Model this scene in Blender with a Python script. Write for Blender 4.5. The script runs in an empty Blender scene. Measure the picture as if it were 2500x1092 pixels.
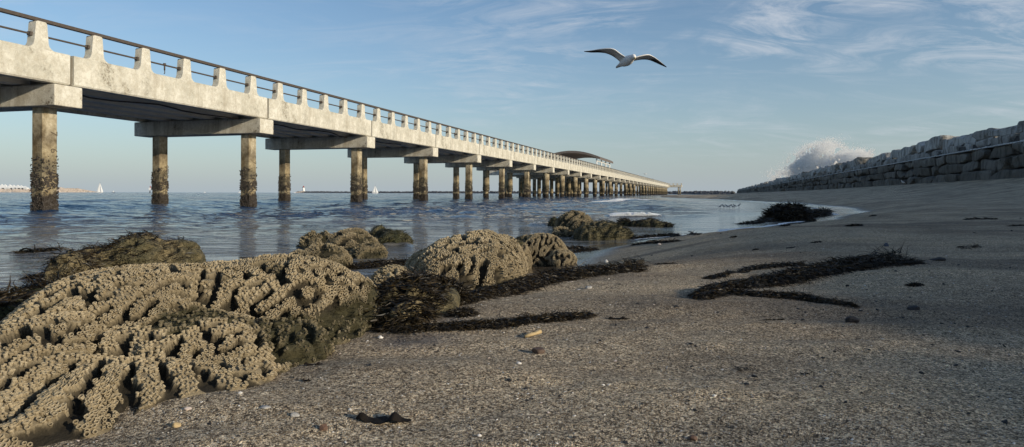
import bpy, math, random, time
import numpy as np
T0 = time.time()
rng = np.random.default_rng(7)
random.seed(7)
scene = bpy.context.scene
COL = scene.collection
R = math.radians

# ------------------------------------------------------------------ camera constants
W, H, F = 2500.0, 1092.0, 1650.0
CAMZ = 0.61
ROLL = 0.0026
SUN_EL, SUN_AZ = R(14.9), R(123)          # azimuth clockwise from +Y

def hor(x): return 468.5 + ROLL * x
def at(x, y, Y):                           # photo pixel at depth Y -> point
    return np.array([(x - 1250.0) / F * Y, Y, CAMZ - (y - hor(x)) / F * Y])

# ------------------------------------------------------------------ numpy noise
_PERM = rng.random((64, 64, 64)).astype(np.float32)
def vnoise(p):
    p = np.asarray(p, dtype=np.float64)
    i = np.floor(p).astype(np.int64); f = p - i; f = f * f * (3 - 2 * f)
    i &= 63; j = (i + 1) & 63
    x0, y0, z0 = i[..., 0], i[..., 1], i[..., 2]; x1, y1, z1 = j[..., 0], j[..., 1], j[..., 2]
    fx, fy, fz = f[..., 0], f[..., 1], f[..., 2]
    P = _PERM
    a = P[x0, y0, z0] * (1 - fx) + P[x1, y0, z0] * fx
    b = P[x0, y1, z0] * (1 - fx) + P[x1, y1, z0] * fx
    c = P[x0, y0, z1] * (1 - fx) + P[x1, y0, z1] * fx
    d = P[x0, y1, z1] * (1 - fx) + P[x1, y1, z1] * fx
    return (a * (1 - fy) + b * fy) * (1 - fz) + (c * (1 - fy) + d * fy) * fz
def fbm(p, octaves=4):
    p = np.asarray(p, dtype=np.float64); s = 0; a = 1; n = 0
    for k in range(octaves):
        s = s + a * (vnoise(p * (2.03 ** k) + 17.3 * k) - .5); n += a; a *= .5
    return s / n * 2
def fbm2(x, y, scale, octaves=4, seed=0.0, sy=1.0):
    p = np.stack([x * scale, y * scale * sy, np.full_like(x, seed)], -1)
    return fbm(p, octaves)
def sstep(a, b, x):
    t = np.clip((x - a) / (b - a), 0, 1); return t * t * (3 - 2 * t)

# labyrinth (Turing) field in 3-D: gives the meandering tube-worm ridges
def labyrinth(N=80, waves=10, it=14, seed=3):
    r = np.random.default_rng(seed)
    k = np.fft.fftfreq(N) * N
    kk = np.sqrt(k[:, None, None] ** 2 + k[None, :, None] ** 2 + k[None, None, :] ** 2)
    bp = np.exp(-((kk - waves) / (waves * .17)) ** 2)
    f = r.standard_normal((N, N, N))
    for _ in range(it):
        f = np.real(np.fft.ifftn(np.fft.fftn(f) * bp)); f = np.tanh(2.2 * f / f.std())
    return f.astype(np.float32)
LAB = labyrinth(); LN, LW = 80, 10
def lab(p, wl):
    q = np.asarray(p) * (LN / LW) / wl
    i = np.floor(q).astype(np.int64); f = q - i; i %= LN; j = (i + 1) % LN
    fx, fy, fz = f[..., 0], f[..., 1], f[..., 2]
    a = LAB[i[..., 0], i[..., 1], i[..., 2]] * (1 - fx) + LAB[j[..., 0], i[..., 1], i[..., 2]] * fx
    b = LAB[i[..., 0], j[..., 1], i[..., 2]] * (1 - fx) + LAB[j[..., 0], j[..., 1], i[..., 2]] * fx
    c = LAB[i[..., 0], i[..., 1], j[..., 2]] * (1 - fx) + LAB[j[..., 0], i[..., 1], j[..., 2]] * fx
    d = LAB[i[..., 0], j[..., 1], j[..., 2]] * (1 - fx) + LAB[j[..., 0], j[..., 1], j[..., 2]] * fx
    return (a * (1 - fy) + b * fy) * (1 - fz) + (c * (1 - fy) + d * fy) * fz

# ------------------------------------------------------------------ mesh building
def mesh_np(name, V, Fq, mat=None, smooth=False, attrs=None, parent=None, colors=None):
    """V (n,3); Fq an int array (m,k) or a list of such arrays"""
    if not isinstance(Fq, (list, tuple)): Fq = [Fq]
    Fq = [np.asarray(f, dtype=np.int32) for f in Fq if len(f)]
    me = bpy.data.meshes.new(name)
    V = np.asarray(V, dtype=np.float32)
    me.vertices.add(len(V)); me.vertices.foreach_set('co', V.ravel())
    loops = np.concatenate([f.ravel() for f in Fq]); tot = np.concatenate([np.full(len(f), f.shape[1], np.int32) for f in Fq])
    start = np.concatenate([[0], np.cumsum(tot)[:-1]]).astype(np.int32)
    me.loops.add(len(loops)); me.loops.foreach_set('vertex_index', loops)
    me.polygons.add(len(tot)); me.polygons.foreach_set('loop_start', start)
    try: me.polygons.foreach_set('loop_total', tot)
    except Exception: pass
    me.polygons.foreach_set('use_smooth', np.full(len(tot), bool(smooth)))
    me.update(calc_edges=True)
    if attrs:
        for k, v in attrs.items():
            a = me.attributes.new(k, 'FLOAT', 'POINT'); a.data.foreach_set('value', np.asarray(v, np.float32).ravel())
    me.validate()
    if mat: me.materials.append(mat)
    o = bpy.data.objects.new(name, me); COL.objects.link(o)
    if parent: o.parent = parent
    return o
def tag(o, label=None, cat=None, group=None, kind=None):
    if label: o['label'] = label
    if cat: o['category'] = cat
    if group: o['group'] = group
    if kind: o['kind'] = kind
    return o
def empty(name, loc=(0, 0, 0)):
    o = bpy.data.objects.new(name, None); COL.objects.link(o); o.location = loc; o.empty_display_size = .1
    return o
class MB:
    def __init__(s): s.v = []; s.f = {}; s.n = 0
    def add(s, V, Fs):
        V = np.asarray(V, float)
        for f in (Fs if isinstance(Fs, list) else [Fs]):
            f = np.asarray(f, dtype=np.int64)
            s.f.setdefault(f.shape[1], []).append(f + s.n)
        s.v.append(V); s.n += len(V)
    def build(s, name, mat, parent=None, smooth=False, xf=None, attrs=None):
        V = np.concatenate(s.v)
        if xf is not None: V = xf(V)
        return mesh_np(name, V, [np.concatenate(a) for a in s.f.values()], mat, smooth, attrs, parent)
BOXF = np.array([[0, 3, 2, 1], [4, 5, 6, 7], [0, 1, 5, 4], [1, 2, 6, 5], [2, 3, 7, 6], [3, 0, 4, 7]])
def box(x0, x1, y0, y1, z0, z1):
    return np.array([[x0, y0, z0], [x1, y0, z0], [x1, y1, z0], [x0, y1, z0], [x0, y0, z1], [x1, y0, z1], [x1, y1, z1], [x0, y1, z1]]), BOXF
def prism(poly, a0, a1, axis='y'):
    """poly: list of (u,v) CCW in the x-z plane, extruded along y between a0,a1"""
    n = len(poly); P = np.array(poly, float)
    V = np.zeros((2 * n, 3)); V[:n, 0] = P[:, 0]; V[:n, 2] = P[:, 1]; V[:n, 1] = a0; V[n:] = V[:n]; V[n:, 1] = a1
    q = np.array([[i, (i + 1) % n, n + (i + 1) % n, n + i] for i in range(n)])
    return V, [q, np.array([list(range(n))[::-1]]), np.array([[n + i for i in range(n)]])]
def tube(pts, rad, sides=8, cap=True):
    pts = np.asarray(pts, float); m = len(pts); rad = np.broadcast_to(np.asarray(rad, float), (m,))
    t = np.gradient(pts, axis=0); t /= np.linalg.norm(t, axis=1)[:, None] + 1e-12
    ref = np.array([0, 0, 1.]) if abs(t[0][2]) < .9 else np.array([1., 0, 0])
    u = np.cross(t, ref); u /= np.linalg.norm(u, axis=1)[:, None] + 1e-12; w = np.cross(u, t)
    a = np.linspace(0, 2 * math.pi, sides, endpoint=False)
    V = (pts[:, None, :] + rad[:, None, None] * (np.cos(a)[None, :, None] * u[:, None, :] + np.sin(a)[None, :, None] * w[:, None, :])).reshape(-1, 3)
    i = np.arange(m - 1)[:, None] * sides; j = np.arange(sides)[None, :]; k = (j + 1) % sides
    q = np.stack([i + j, i + k, i + sides + k, i + sides + j], -1).reshape(-1, 4)
    Fs = [q]
    if cap: Fs += [np.array([list(range(sides))[::-1]]), np.array([[(m - 1) * sides + s for s in range(sides)]])]
    return V, Fs
def icos(sub=1):
    t = (1 + 5 ** .5) / 2
    V = [(-1, t, 0), (1, t, 0), (-1, -t, 0), (1, -t, 0), (0, -1, t), (0, 1, t), (0, -1, -t), (0, 1, -t), (t, 0, -1), (t, 0, 1), (-t, 0, -1), (-t, 0, 1)]
    Fc = [(0, 11, 5), (0, 5, 1), (0, 1, 7), (0, 7, 10), (0, 10, 11), (1, 5, 9), (5, 11, 4), (11, 10, 2), (10, 7, 6), (7, 1, 8), (3, 9, 4), (3, 4, 2), (3, 2, 6), (3, 6, 8), (3, 8, 9), (4, 9, 5), (2, 4, 11), (6, 2, 10), (8, 6, 7), (9, 8, 1)]
    V = [np.array(v) / np.linalg.norm(v) for v in V]
    for _ in range(sub):
        mid = {}; nf = []
        def m(a, b):
            k = (min(a, b), max(a, b))
            if k not in mid:
                p = V[a] + V[b]; V.append(p / np.linalg.norm(p)); mid[k] = len(V) - 1
            return mid[k]
        for a, b, c in Fc:
            ab, bc, ca = m(a, b), m(b, c), m(c, a); nf += [(a, ab, ca), (b, bc, ab), (c, ca, bc), (ab, bc, ca)]
        Fc = nf
    return np.array(V), np.array(Fc)
def instance(Vt, Ft, M, P):
    """copies of a template: M (k,3,3) columns are axes, P (k,3) positions"""
    V = np.einsum('kij,nj->kni', M, Vt) + P[:, None, :]
    k, n = len(P), len(Vt)
    fs = []
    for f in (Ft if isinstance(Ft, list) else [Ft]):
        f = np.asarray(f); fs.append((f[None] + (np.arange(k) * n)[:, None, None]).reshape(-1, f.shape[1]))
    return V.reshape(-1, 3), fs
def frames(N, spin=None):
    """orthonormal frames with z along N"""
    N = N / (np.linalg.norm(N, axis=1)[:, None] + 1e-12)
    ref = np.where(np.abs(N[:, 2:3]) < .9, np.array([[0, 0, 1.]]), np.array([[1., 0, 0]]))
    U = np.cross(ref, N); U /= np.linalg.norm(U, axis=1)[:, None]; Wv = np.cross(N, U)
    if spin is None: spin = rng.random(len(N)) * 6.283
    c, s = np.cos(spin)[:, None], np.sin(spin)[:, None]
    A = U * c + Wv * s; B = -U * s + Wv * c
    return np.stack([A, B, N], -1)
def rand_frames(k):
    q = rng.standard_normal((k, 3)); return frames(q)

# ------------------------------------------------------------------ materials
class NT:
    def __init__(s, name):
        s.m = bpy.data.materials.new(name); s.m.use_nodes = True; s.t = s.m.node_tree; s.n = s.t.nodes; s.l = s.t.links
        s.b = s.n['Principled BSDF']; s.out = s.n['Material Output']
        s.tc = s.n.new('ShaderNodeTexCoord')
    def node(s, typ, **kw):
        nd = s.n.new(typ)
        for k, v in kw.items():
            if k in nd.inputs.keys(): 
                if hasattr(v, 'is_linked') or hasattr(v, 'node'): s.l.new(v, nd.inputs[k])
                else: nd.inputs[k].default_value = v
            else: setattr(nd, k, v)
        return nd
    def link(s, a, b): s.l.new(a, b)
    def mapping(s, scale=(1, 1, 1), rot=(0, 0, 0), src=None):
        m = s.n.new('ShaderNodeMapping'); m.inputs['Scale'].default_value = scale; m.inputs['Rotation'].default_value = rot
        s.l.new(src or s.tc.outputs['Object'], m.inputs[0]); return m.outputs[0]
    def noise(s, scale, detail=4, rough=.55, vec=None, dist=0):
        nd = s.n.new('ShaderNodeTexNoise'); nd.inputs['Scale'].default_value = scale; nd.inputs['Detail'].default_value = detail
        nd.inputs['Roughness'].default_value = rough; nd.inputs['Distortion'].default_value = dist
        s.l.new(vec or s.tc.outputs['Object'], nd.inputs['Vector']); return nd.outputs['Fac']
    def voro(s, scale, feature='F1', vec=None, out='Distance'):
        nd = s.n.new('ShaderNodeTexVoronoi'); nd.feature = feature; nd.inputs['Scale'].default_value = scale
        s.l.new(vec or s.tc.outputs['Object'], nd.inputs['Vector']); return nd.outputs[out]
    def ramp(s, fac, stops, interp='LINEAR'):
        nd = s.n.new('ShaderNodeValToRGB'); nd.color_ramp.interpolation = interp; e = nd.color_ramp.elements
        while len(e) < len(stops): e.new(.5)
        for i, (p, c) in enumerate(stops):
            e[i].position = p; e[i].color = (c[0], c[1], c[2], 1) if not isinstance(c, (int, float)) else (c, c, c, 1)
        s.l.new(fac, nd.inputs[0]); return nd.outputs[0]
    def mix(s, fac, a, b, mode='MIX'):
        nd = s.n.new('ShaderNodeMix'); nd.data_type = 'RGBA'; nd.blend_type = mode
        for si, v in ((0, fac), (6, a), (7, b)):
            sock = nd.inputs[si]
            if isinstance(v, (int, float)): sock.default_value = v if si == 0 else (v, v, v, 1)
            elif isinstance(v, tuple): sock.default_value = (*v, 1)
            else: s.l.new(v, sock)
        return nd.outputs[2]
    def math(s, op, a, b=None, c=None, clamp=False):
        nd = s.n.new('ShaderNodeMath'); nd.operation = op; nd.use_clamp = clamp
        for i, v in enumerate((a, b, c)):
            if v is None: continue
            if isinstance(v, (int, float)): nd.inputs[i].default_value = v
            else: s.l.new(v, nd.inputs[i])
        return nd.outputs[0]
    def attr(s, name): nd = s.n.new('ShaderNodeAttribute'); nd.attribute_name = name; return nd.outputs['Fac']
    def sep(s, vec=None): nd = s.n.new('ShaderNodeSeparateXYZ'); s.l.new(vec or s.tc.outputs['Object'], nd.inputs[0]); return nd.outputs
    def bump(s, h, strength=.5, dist=.01, normal=None):
        nd = s.n.new('ShaderNodeBump'); nd.inputs['Strength'].default_value = strength; nd.inputs['Distance'].default_value = dist
        s.l.new(h, nd.inputs['Height'])
        if normal: s.l.new(normal, nd.inputs['Normal'])
        return nd.outputs[0]
    def fin(s, color=None, rough=.8, normal=None, spec=None):
        if color is not None:
            if isinstance(color, tuple): s.b.inputs['Base Color'].default_value = (*color, 1)
            else: s.l.new(color, s.b.inputs['Base Color'])
        if isinstance(rough, (int, float)): s.b.inputs['Roughness'].default_value = rough
        else: s.l.new(rough, s.b.inputs['Roughness'])
        if normal is not None: s.l.new(normal, s.b.inputs['Normal'])
        if spec is not None: s.b.inputs['Specular IOR Level'].default_value = spec
        return s.m

def m_sand():
    t = NT('beach_sand'); wet = t.attr('wet'); dark = t.attr('dark')
    g1 = t.voro(500, out='Color'); gs = t.sep(g1)[0]
    g2 = t.voro(250, out='Color'); gs2 = t.sep(g2)[1]
    g3 = t.noise(45, 5, .8)
    c = t.ramp(gs, [(0, (.010, .008, .006)), (.40, (.075, .060, .045)), (.56, (.30, .245, .175)), (.72, (.85, .72, .54)), (1, (1, .96, .85))])
    c2 = t.ramp(gs2, [(0, (.04, .033, .027)), (.45, (.25, .205, .15)), (.8, (.60, .51, .38)), (1, (1, .92, .78))])
    c = t.mix(.5, c, c2)
    m = t.ramp(g3, [(.3, .65), (.7, 1.35)])
    c = t.mix(1, c, m, 'MULTIPLY')
    st = t.noise(1.1, 6, .65, t.mapping((1, 3.2, 1), (0, 0, R(-12))))
    c = t.mix(1, c, t.ramp(st, [(.3, (.72, .71, .70)), (.55, (1.1, 1.06, 1.0)), (.75, (1.35, 1.25, 1.08))]), 'MULTIPLY')
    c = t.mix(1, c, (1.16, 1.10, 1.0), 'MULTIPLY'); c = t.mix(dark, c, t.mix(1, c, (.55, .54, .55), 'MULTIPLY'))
    c = t.mix(wet, c, t.mix(1, c, (.33, .31, .30), 'MULTIPLY'))
    far = t.sep()[1]
    rough = t.math('MULTIPLY_ADD', t.math('SUBTRACT', wet, .1, clamp=True), -.95, .95, clamp=True)
    rough = t.math('MAXIMUM', rough, .13)
    h = t.math('ADD', t.math('MULTIPLY', t.voro(480), 1.0), t.math('MULTIPLY', t.noise(60, 4), 1.6))
    st_ = t.math('MULTIPLY_ADD', wet, -.95, 1.0, clamp=True)
    bn = t.n.new('ShaderNodeBump'); bn.inputs['Distance'].default_value = .0045; t.link(st_, bn.inputs['Strength']); t.link(h, bn.inputs['Height'])
    return t.fin(c, rough, bn.outputs[0], .4)
def m_water():
    t = NT('sea_water'); sh = t.attr('shallow'); fo = t.attr('foam')
    c = t.mix(sh, (.011, .044, .11), (.12, .112, .095))
    n1 = t.noise(3.2, 5, .6, t.mapping((.55, 1.0, 1), (0, 0, R(10))), .6)
    n2 = t.noise(.35, 6, .62, t.mapping((.45, 1.0, 1), (0, 0, R(-8))), .5)
    n3 = t.noise(14, 3, .6, t.mapping((.6, 1.0, 1)), .4)
    fn = t.noise(9, 6, .7); fm = t.math('GREATER_THAN', t.math('MULTIPLY', fo, t.math('ADD', fn, .45)), .52)
    c = t.mix(fm, c, (.75, .77, .78))
    calm = t.attr('calm'); ks = t.math('MULTIPLY_ADD', calm, -.72, 1.0, clamp=True)
    b1 = t.bump(t.math('MULTIPLY', n2, ks), 1.0, 1.15)
    b2 = t.bump(t.math('MULTIPLY', n1, t.math('MULTIPLY_ADD', calm, -.50, 1.0, clamp=True)), .9, .11, b1)
    b3 = t.bump(t.math('MULTIPLY', n3, ks), .4, .010, b2)
    t.b.inputs['IOR'].default_value = 1.33
    return t.fin(c, t.math('MULTIPLY_ADD', fm, .6, .06), b3, .5)
def m_concrete(name, dirt=1.0, tint=(.62, .585, .48)):
    t = NT(name)
    n = t.noise(1.1, 8, .75); st = t.noise(1.6, 7, .7, t.mapping((1, 1, .16))); fine = t.noise(30, 5, .75); mid = t.noise(6.5, 6, .75)
    c = t.mix(t.ramp(n, [(.40, 0), (.60, 1)]), (.72, .685, .585), tuple(v * .80 for v in tint))
    c = t.mix(t.math('MULTIPLY', t.ramp(mid, [(.46, 0), (.60, 1)]), .55), c, (.46, .41, .31))
    c = t.mix(t.math('MULTIPLY', t.ramp(st, [(.50, 0), (.66, 1)]), .80 * dirt), c, (.37, .325, .245))
    c = t.mix(t.math('MULTIPLY', t.ramp(t.noise(.42, 8, .8), [(.57, 0), (.68, 1)]), .75), c, (.36, .325, .26))
    rust = t.math('MULTIPLY', t.ramp(t.noise(.55, 9, .75), [(.575, 0), (.62, 1)]), t.ramp(t.noise(14, 5, .8), [(.48, 0), (.56, 1)]))
    c = t.mix(t.math('MULTIPLY', rust, .9 * dirt), c, (.13, .10, .065))
    c = t.mix(.55, c, t.ramp(fine, [(.25, .22), (.75, .95)]), 'SOFT_LIGHT')
    b = t.bump(t.math('ADD', fine, t.math('MULTIPLY', mid, 2)), .8, .014)
    return t.fin(c, .85, b, .3)
def m_pile():
    t = NT('pile_concrete'); z = t.sep()[2]
    n = t.noise(3.0, 5, .7); fine = t.noise(22, 4, .7); st = t.noise(3.5, 4, .6, t.mapping((1, 1, .2)))
    zz = t.math('ADD', z, t.math('MULTIPLY_ADD', n, 1.0, -.5))
    c = t.ramp(t.math('DIVIDE', zz, 4.0), [(0, (.035, .028, .022)), (.13, (.06, .048, .035)), (.17, (.42, .35, .22)), (.26, (.30, .25, .16)), (.36, (.14, .12, .08)), (.47, (.38, .31, .19)), (.60, (.22, .18, .12)), (.70, (.50, .43, .30)), (1, (.54, .49, .38))])
    c = t.mix(t.ramp(st, [(.5, 0), (.75, 1)]), c, t.mix(1, c, (.55, .48, .38), 'MULTIPLY'))
    c = t.mix(t.ramp(t.noise(5.5, 7, .8), [(.45, 0), (.62, .8)]), c, t.mix(1, c, (.42, .38, .32), 'MULTIPLY'))
    c = t.mix(.75, c, t.ramp(fine, [(.25, .1), (.75, .97)]), 'SOFT_LIGHT')
    return t.fin(c, .85, t.bump(fine, .8, .02), .3)
def m_simple(name, col, rough=.7, var=.35, scale=8, spec=.4, bump=.3, bd=.01, metal=0):
    t = NT(name); n = t.noise(scale, 5, .65)
    c = t.mix(n, tuple(v * (1 - var) for v in col), tuple(min(1, v * (1 + var)) for v in col))
    t.b.inputs['Metallic'].default_value = metal
    return t.fin(c, rough, t.bump(t.noise(scale * 4, 4), bump, bd), spec)
def m_worm(name='tubeworm_rock'):
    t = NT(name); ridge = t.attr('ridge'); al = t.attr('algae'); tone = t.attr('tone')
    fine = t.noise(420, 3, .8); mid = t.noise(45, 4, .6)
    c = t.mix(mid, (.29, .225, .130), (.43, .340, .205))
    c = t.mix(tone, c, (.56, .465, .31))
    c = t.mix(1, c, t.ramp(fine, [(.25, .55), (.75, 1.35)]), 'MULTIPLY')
    c = t.mix(t.math('SUBTRACT', 1, ridge, clamp=True), c, (.034, .028, .018))  # grooves and tube bores blackened in colour to stand for depth shade
    alg = t.mix(t.noise(90, 3), (.014, .015, .008), (.085, .074, .036))
    c = t.mix(al, c, alg)
    h = t.math('ADD', fine, t.math('MULTIPLY', t.voro(260), .8))
    return t.fin(c, .85, t.bump(h, .8, .0016), .25)
def m_darkrock():
    t = NT('weedy_rock'); al = t.attr('algae')
    n = t.noise(22, 6, .75); f = t.voro(60)
    c = t.ramp(n, [(.3, (.035, .032, .018)), (.5, (.13, .105, .055)), (.7, (.33, .26, .14))])
    c = t.mix(al, c, t.mix(n, (.010, .010, .006), (.05, .058, .018)))
    return t.fin(c, .7, t.bump(t.math('ADD', n, f), 1.0, .012), .35)
def m_kelp():
    t = NT('kelp'); tone = t.attr('tone')
    c = t.mix(tone, (.0065, .0055, .004), (.055, .038, .016))
    return t.fin(c, .45, None, .3)
def m_algae():
    t = NT('algae'); tone = t.attr('tone')
    c = t.mix(tone, (.016, .016, .008), (.085, .075, .028))
    return t.fin(c, .5, None, .4)
def m_block():
    t = NT('quarry_stone'); tone = t.attr('tone'); z = t.sep()[2]
    n = t.noise(1.6, 6, .7); st = t.noise(3, 5, .65, t.mapping((1, 1, .25))); fine = t.noise(14, 4, .7)
    c = t.mix(n, (.36, .35, .335), (.66, .645, .61))
    c = t.mix(tone, c, t.mix(1, c, (.55, .54, .52), 'MULTIPLY'))
    c = t.mix(t.ramp(st, [(.46, 0), (.64, .85)]), c, (.13, .12, .105))
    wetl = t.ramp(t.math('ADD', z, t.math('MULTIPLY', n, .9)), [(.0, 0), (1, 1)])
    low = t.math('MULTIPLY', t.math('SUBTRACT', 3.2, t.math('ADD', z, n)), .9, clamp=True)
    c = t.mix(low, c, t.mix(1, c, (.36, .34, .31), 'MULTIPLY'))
    return t.fin(c, .85, t.bump(t.math('ADD', fine, t.math('MULTIPLY', n, 2)), 1.0, .05), .3)
def m_spray():
    t = NT('spray_drops'); d = t.n.new('ShaderNodeBsdfDiffuse'); d.inputs[0].default_value = (1, .99, .97, 1); tr = t.n.new('ShaderNodeBsdfTranslucent'); tr.inputs[0].default_value = (1, .99, .97, 1)
    a = t.n.new('ShaderNodeAddShader'); t.link(d.outputs[0], a.inputs[0]); t.link(tr.outputs[0], a.inputs[1]); m = t.n.new('ShaderNodeMixShader'); m.inputs[0].default_value = .5
    t.link(d.outputs[0], m.inputs[1]); t.link(tr.outputs[0], m.inputs[2]); t.link(m.outputs[0], t.out.inputs[0]); t.n.remove(a); return t.m
M = dict(
    spray=m_spray(),
    sand=m_sand(), water=m_water(), conc=m_concrete('bleached_concrete', .8), conc2=m_concrete('weathered_concrete', 1.2, (.70, .64, .51)),
    under=m_simple('stained_concrete', (.74, .68, .58), .9, .25, 2), pile=m_pile(), rust=m_simple('rusty_iron', (.080, .064, .052), .8, .6, 14),
    mussel=m_simple('mussel_crust', (.055, .045, .036), .6, .7, 9), worm=m_worm(), dark=m_darkrock(), kelp=m_kelp(), algae=m_algae(), block=m_block(),
    ledge=m_simple('skylit_ledge', (.46, .465, .47), .8, .4, 3), white=m_simple('white_paint', (.82, .82, .80), .5, .08, 3), sail=m_simple('sail_cloth', (.86, .86, .84), .7, .05, 3),
    shell=m_simple('shell', (.72, .68, .62), .4, .2, 90, bd=.0008), shellg=m_simple('grey_shell', (.34, .33, .31), .5, .3, 90, bd=.0008), pinkshell=m_simple('pink_shell', (.55, .46, .40), .4, .25, 90, bd=.0008),
    brown=m_simple('brown_stone', (.10, .065, .045), .6, .4, 70, bd=.002), red=m_simple('red_stone', (.13, .075, .05), .7, .4, 80, bd=.002), black=m_simple('dark_stone', (.028, .026, .026), .75, .4, 60, bd=.003),
    wood=m_simple('bleached_wood', (.50, .37, .19), .7, .35, 60, bd=.002), foam=m_simple('foam', (.85, .87, .88), .8, .05, 20), roofm=m_simple('brown_roof', (.15, .125, .11), .8, .3, 2),
    far=m_simple('breakwater_rock', (.10, .10, .105), .9, .5, .5, bd=.3), farsand=m_simple('hazed_rock', (.46, .39, .33), .9, .5, .05, bd=.3), hill=m_simple('hazy_hill', (.10, .12, .11), 1, .3, .01, bd=.3),  # farsand is lightened to paint distance haze into the rock
    gap=m_simple('joint_filler', (.16, .14, .11), .9, .4, 9),
    dry=m_simple('dry_weed', (.016, .012, .009), .85, .4, 60, .15),
    hull=m_simple('dark_hull', (.05, .06, .09), .4, .2, 3), red2=m_simple('red_paint', (.35, .05, .04), .5, .2, 3), digit=m_simple('faded_paint', (.11, .085, .055), .8, .3, 9),
)

# ------------------------------------------------------------------ terrain
WTH = math.atan((1762 - 1250) / F); DW = 15.5
def wall_uv(X, Y):                          # along, lateral to the right
    s = X * math.sin(WTH) + Y * math.cos(WTH); l = X * math.cos(WTH) - Y * math.sin(WTH); return s, l
def wall_pt(V):                             # (s,l,z) -> world
    V = np.asarray(V, float); s, l = V[..., 0], V[..., 1]
    return np.stack([s * math.sin(WTH) + l * math.cos(WTH), s * math.cos(WTH) - l * math.sin(WTH), V[..., 2]], -1)
SHORE = np.array([(-900, -260), (-120, -30), (-30, -3.5), (-8, 1.9), (-4.2, 3.2), (-2.76, 3.64), (-1.8, 4.15), (-.89, 4.5), (-.2, 5.4), (.436, 7.1), (1.67, 9.1), (3.6, 10.85), (6.15, 14.5), (9.6, 20), (12.3, 26.5), (15.4, 38), (18.2, 51), (20.2, 66), (20.4, 80), (22.5, 104), (30, 140), (46, 190), (88, 300), (150, 480), (260, 800)], float)
POLY = np.vstack([SHORE, [(900, 800), (900, -900), (-900, -900)]])
def shore_d(X, Y):
    d = np.full(X.shape, 1e9)
    for a, b in zip(SHORE[:-1], SHORE[1:]):
        ab = b - a; t = np.clip(((X - a[0]) * ab[0] + (Y - a[1]) * ab[1]) / (ab @ ab), 0, 1)
        d = np.minimum(d, np.hypot(X - a[0] - t * ab[0], Y - a[1] - t * ab[1]))
    ins = np.zeros(X.shape, bool)
    for a, b in zip(POLY, np.roll(POLY, -1, 0)):
        c = (a[1] > Y) != (b[1] > Y)
        with np.errstate(divide='ignore', invalid='ignore'):
            xi = (b[0] - a[0]) * (Y - a[1]) / (b[1] - a[1] + 1e-30) + a[0]
        ins ^= c & (X < xi)
    return np.where(ins, d, -d)
# scour and humps of sand: (X, Y, radius, height)
HUMPS = [(-.33, .93, .22, .012), (.35, 1.9, .5, .02), (1.6, 2.4, .6, .02)]
def ground(X, Y, fine=True):
    X = np.asarray(X, float); Y = np.asarray(Y, float); sh = X.shape; X = X.reshape(-1); Y = Y.reshape(-1)
    u = shore_d(X, Y) + .35 * fbm2(X, Y, .6, 3, 4.0) * sstep(0, 6, np.hypot(X, Y))
    s, l = wall_uv(X, Y); v = DW - l
    z = np.where(u > 0, .32 * sstep(0, 2.7, u), np.maximum(-1.8, u * .09))
    t = np.clip(u / np.maximum(u + np.maximum(v, 0), .01), 0, 1)
    zw = 1.55 - .25 * sstep(30, 140, s)
    tt = np.clip((t - .24) / .76, 0, 1)
    z = z + np.where(u > 0, (zw - .32) * tt ** 1.7, 0)
    if fine:
        z = z + sstep(.3, 2, u) * (.026 * fbm2(X, Y, 1.3, 4, 1.0, 1.9) + .009 * fbm2(X, Y, 5, 3, 2.0, 2.2))
        for hx, hy, r, h in HUMPS: z = z + h * np.exp(-((X - hx) ** 2 + (Y - hy) ** 2) / r ** 2)
    z = np.where(v < -2.5, np.minimum(z, -1.2), z)
    return z.reshape(sh)
def gz(x, y): return float(ground(np.array([x]), np.array([y]))[0])
def gpt(px, py, water=True):
    """point of ground (or water) seen at a photo pixel"""
    Y = np.geomspace(.3, 400, 3000); P = at(px, py, Y[:, None].ravel()[0])
    X = (px - 1250) / F * Y; Z = CAMZ - (py - hor(px)) / F * Y
    g = ground(X, Y)
    if water: g = np.maximum(g, 0)
    k = np.argmax(Z <= g)
    if not (Z <= g).any(): k = len(Y) - 1
    return np.array([X[k], Y[k], g[k]])

def polar(rings, angs):
    A, Rr = np.meshgrid(angs, rings)
    X, Y = Rr * np.sin(A), Rr * np.cos(A)
    n, m = X.shape; i = np.arange(n - 1)[:, None] * m; j = np.arange(m - 1)[None, :]
    q = np.stack([i + j, i + j + 1, i + m + j + 1, i + m + j], -1).reshape(-1, 4)
    return X, Y, q
angs = np.concatenate([np.linspace(-180, -60, 60, endpoint=False), np.linspace(-60, 60, 900, endpoint=False), np.linspace(60, 180, 61)]) * math.pi / 180
rings = np.concatenate([[.02], np.geomspace(.3, 12, 430, endpoint=False), np.geomspace(12, 1400, 330), [5000, 30000]])
X, Y, q = polar(rings, angs)
Z = ground(X, Y)
rr = np.hypot(X, Y); Z[rr > 900] = -2.0
u = shore_d(X.ravel(), Y.ravel()).reshape(X.shape)
wn = fbm2(X.ravel(), Y.ravel(), .5, 4, 9.0, 1.4).reshape(X.shape)
wet = 1 - sstep(.012, .10, Z + .03 * wn)
wet = np.maximum(wet, .75 * np.exp(-((X + .62) ** 2 / .12 + (Y - 2.9) ** 2 / .5)))       # wet hollow between the two worm rocks
def ell(px, py, wx, wy, a=1.0):
    c = gpt(px, py); sc = F / c[1]
    return a * np.exp(-((X - c[0]) * sc / wx) ** 2 - ((Y - c[1]) / (c[1] * wy)) ** 2)
wet = np.maximum(wet, ell(1000, 830, 110, .06, .9))
wet = np.maximum(wet, ell(1090, 770, 60, .10, .8))
wet = np.maximum(wet, .95 * sstep(0, .6, 1 - np.abs((u - 1.0) / 2.2)) * sstep(15, 21, Y) * (1 - sstep(40, 60, Y)) * (1 - sstep(.05, .16, Z)))
dk = np.clip(.62 + 1.9 * fbm2(X.ravel(), Y.ravel(), .9, 5, 5.0, 2.8).reshape(X.shape) - .35, 0, 1)
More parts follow.
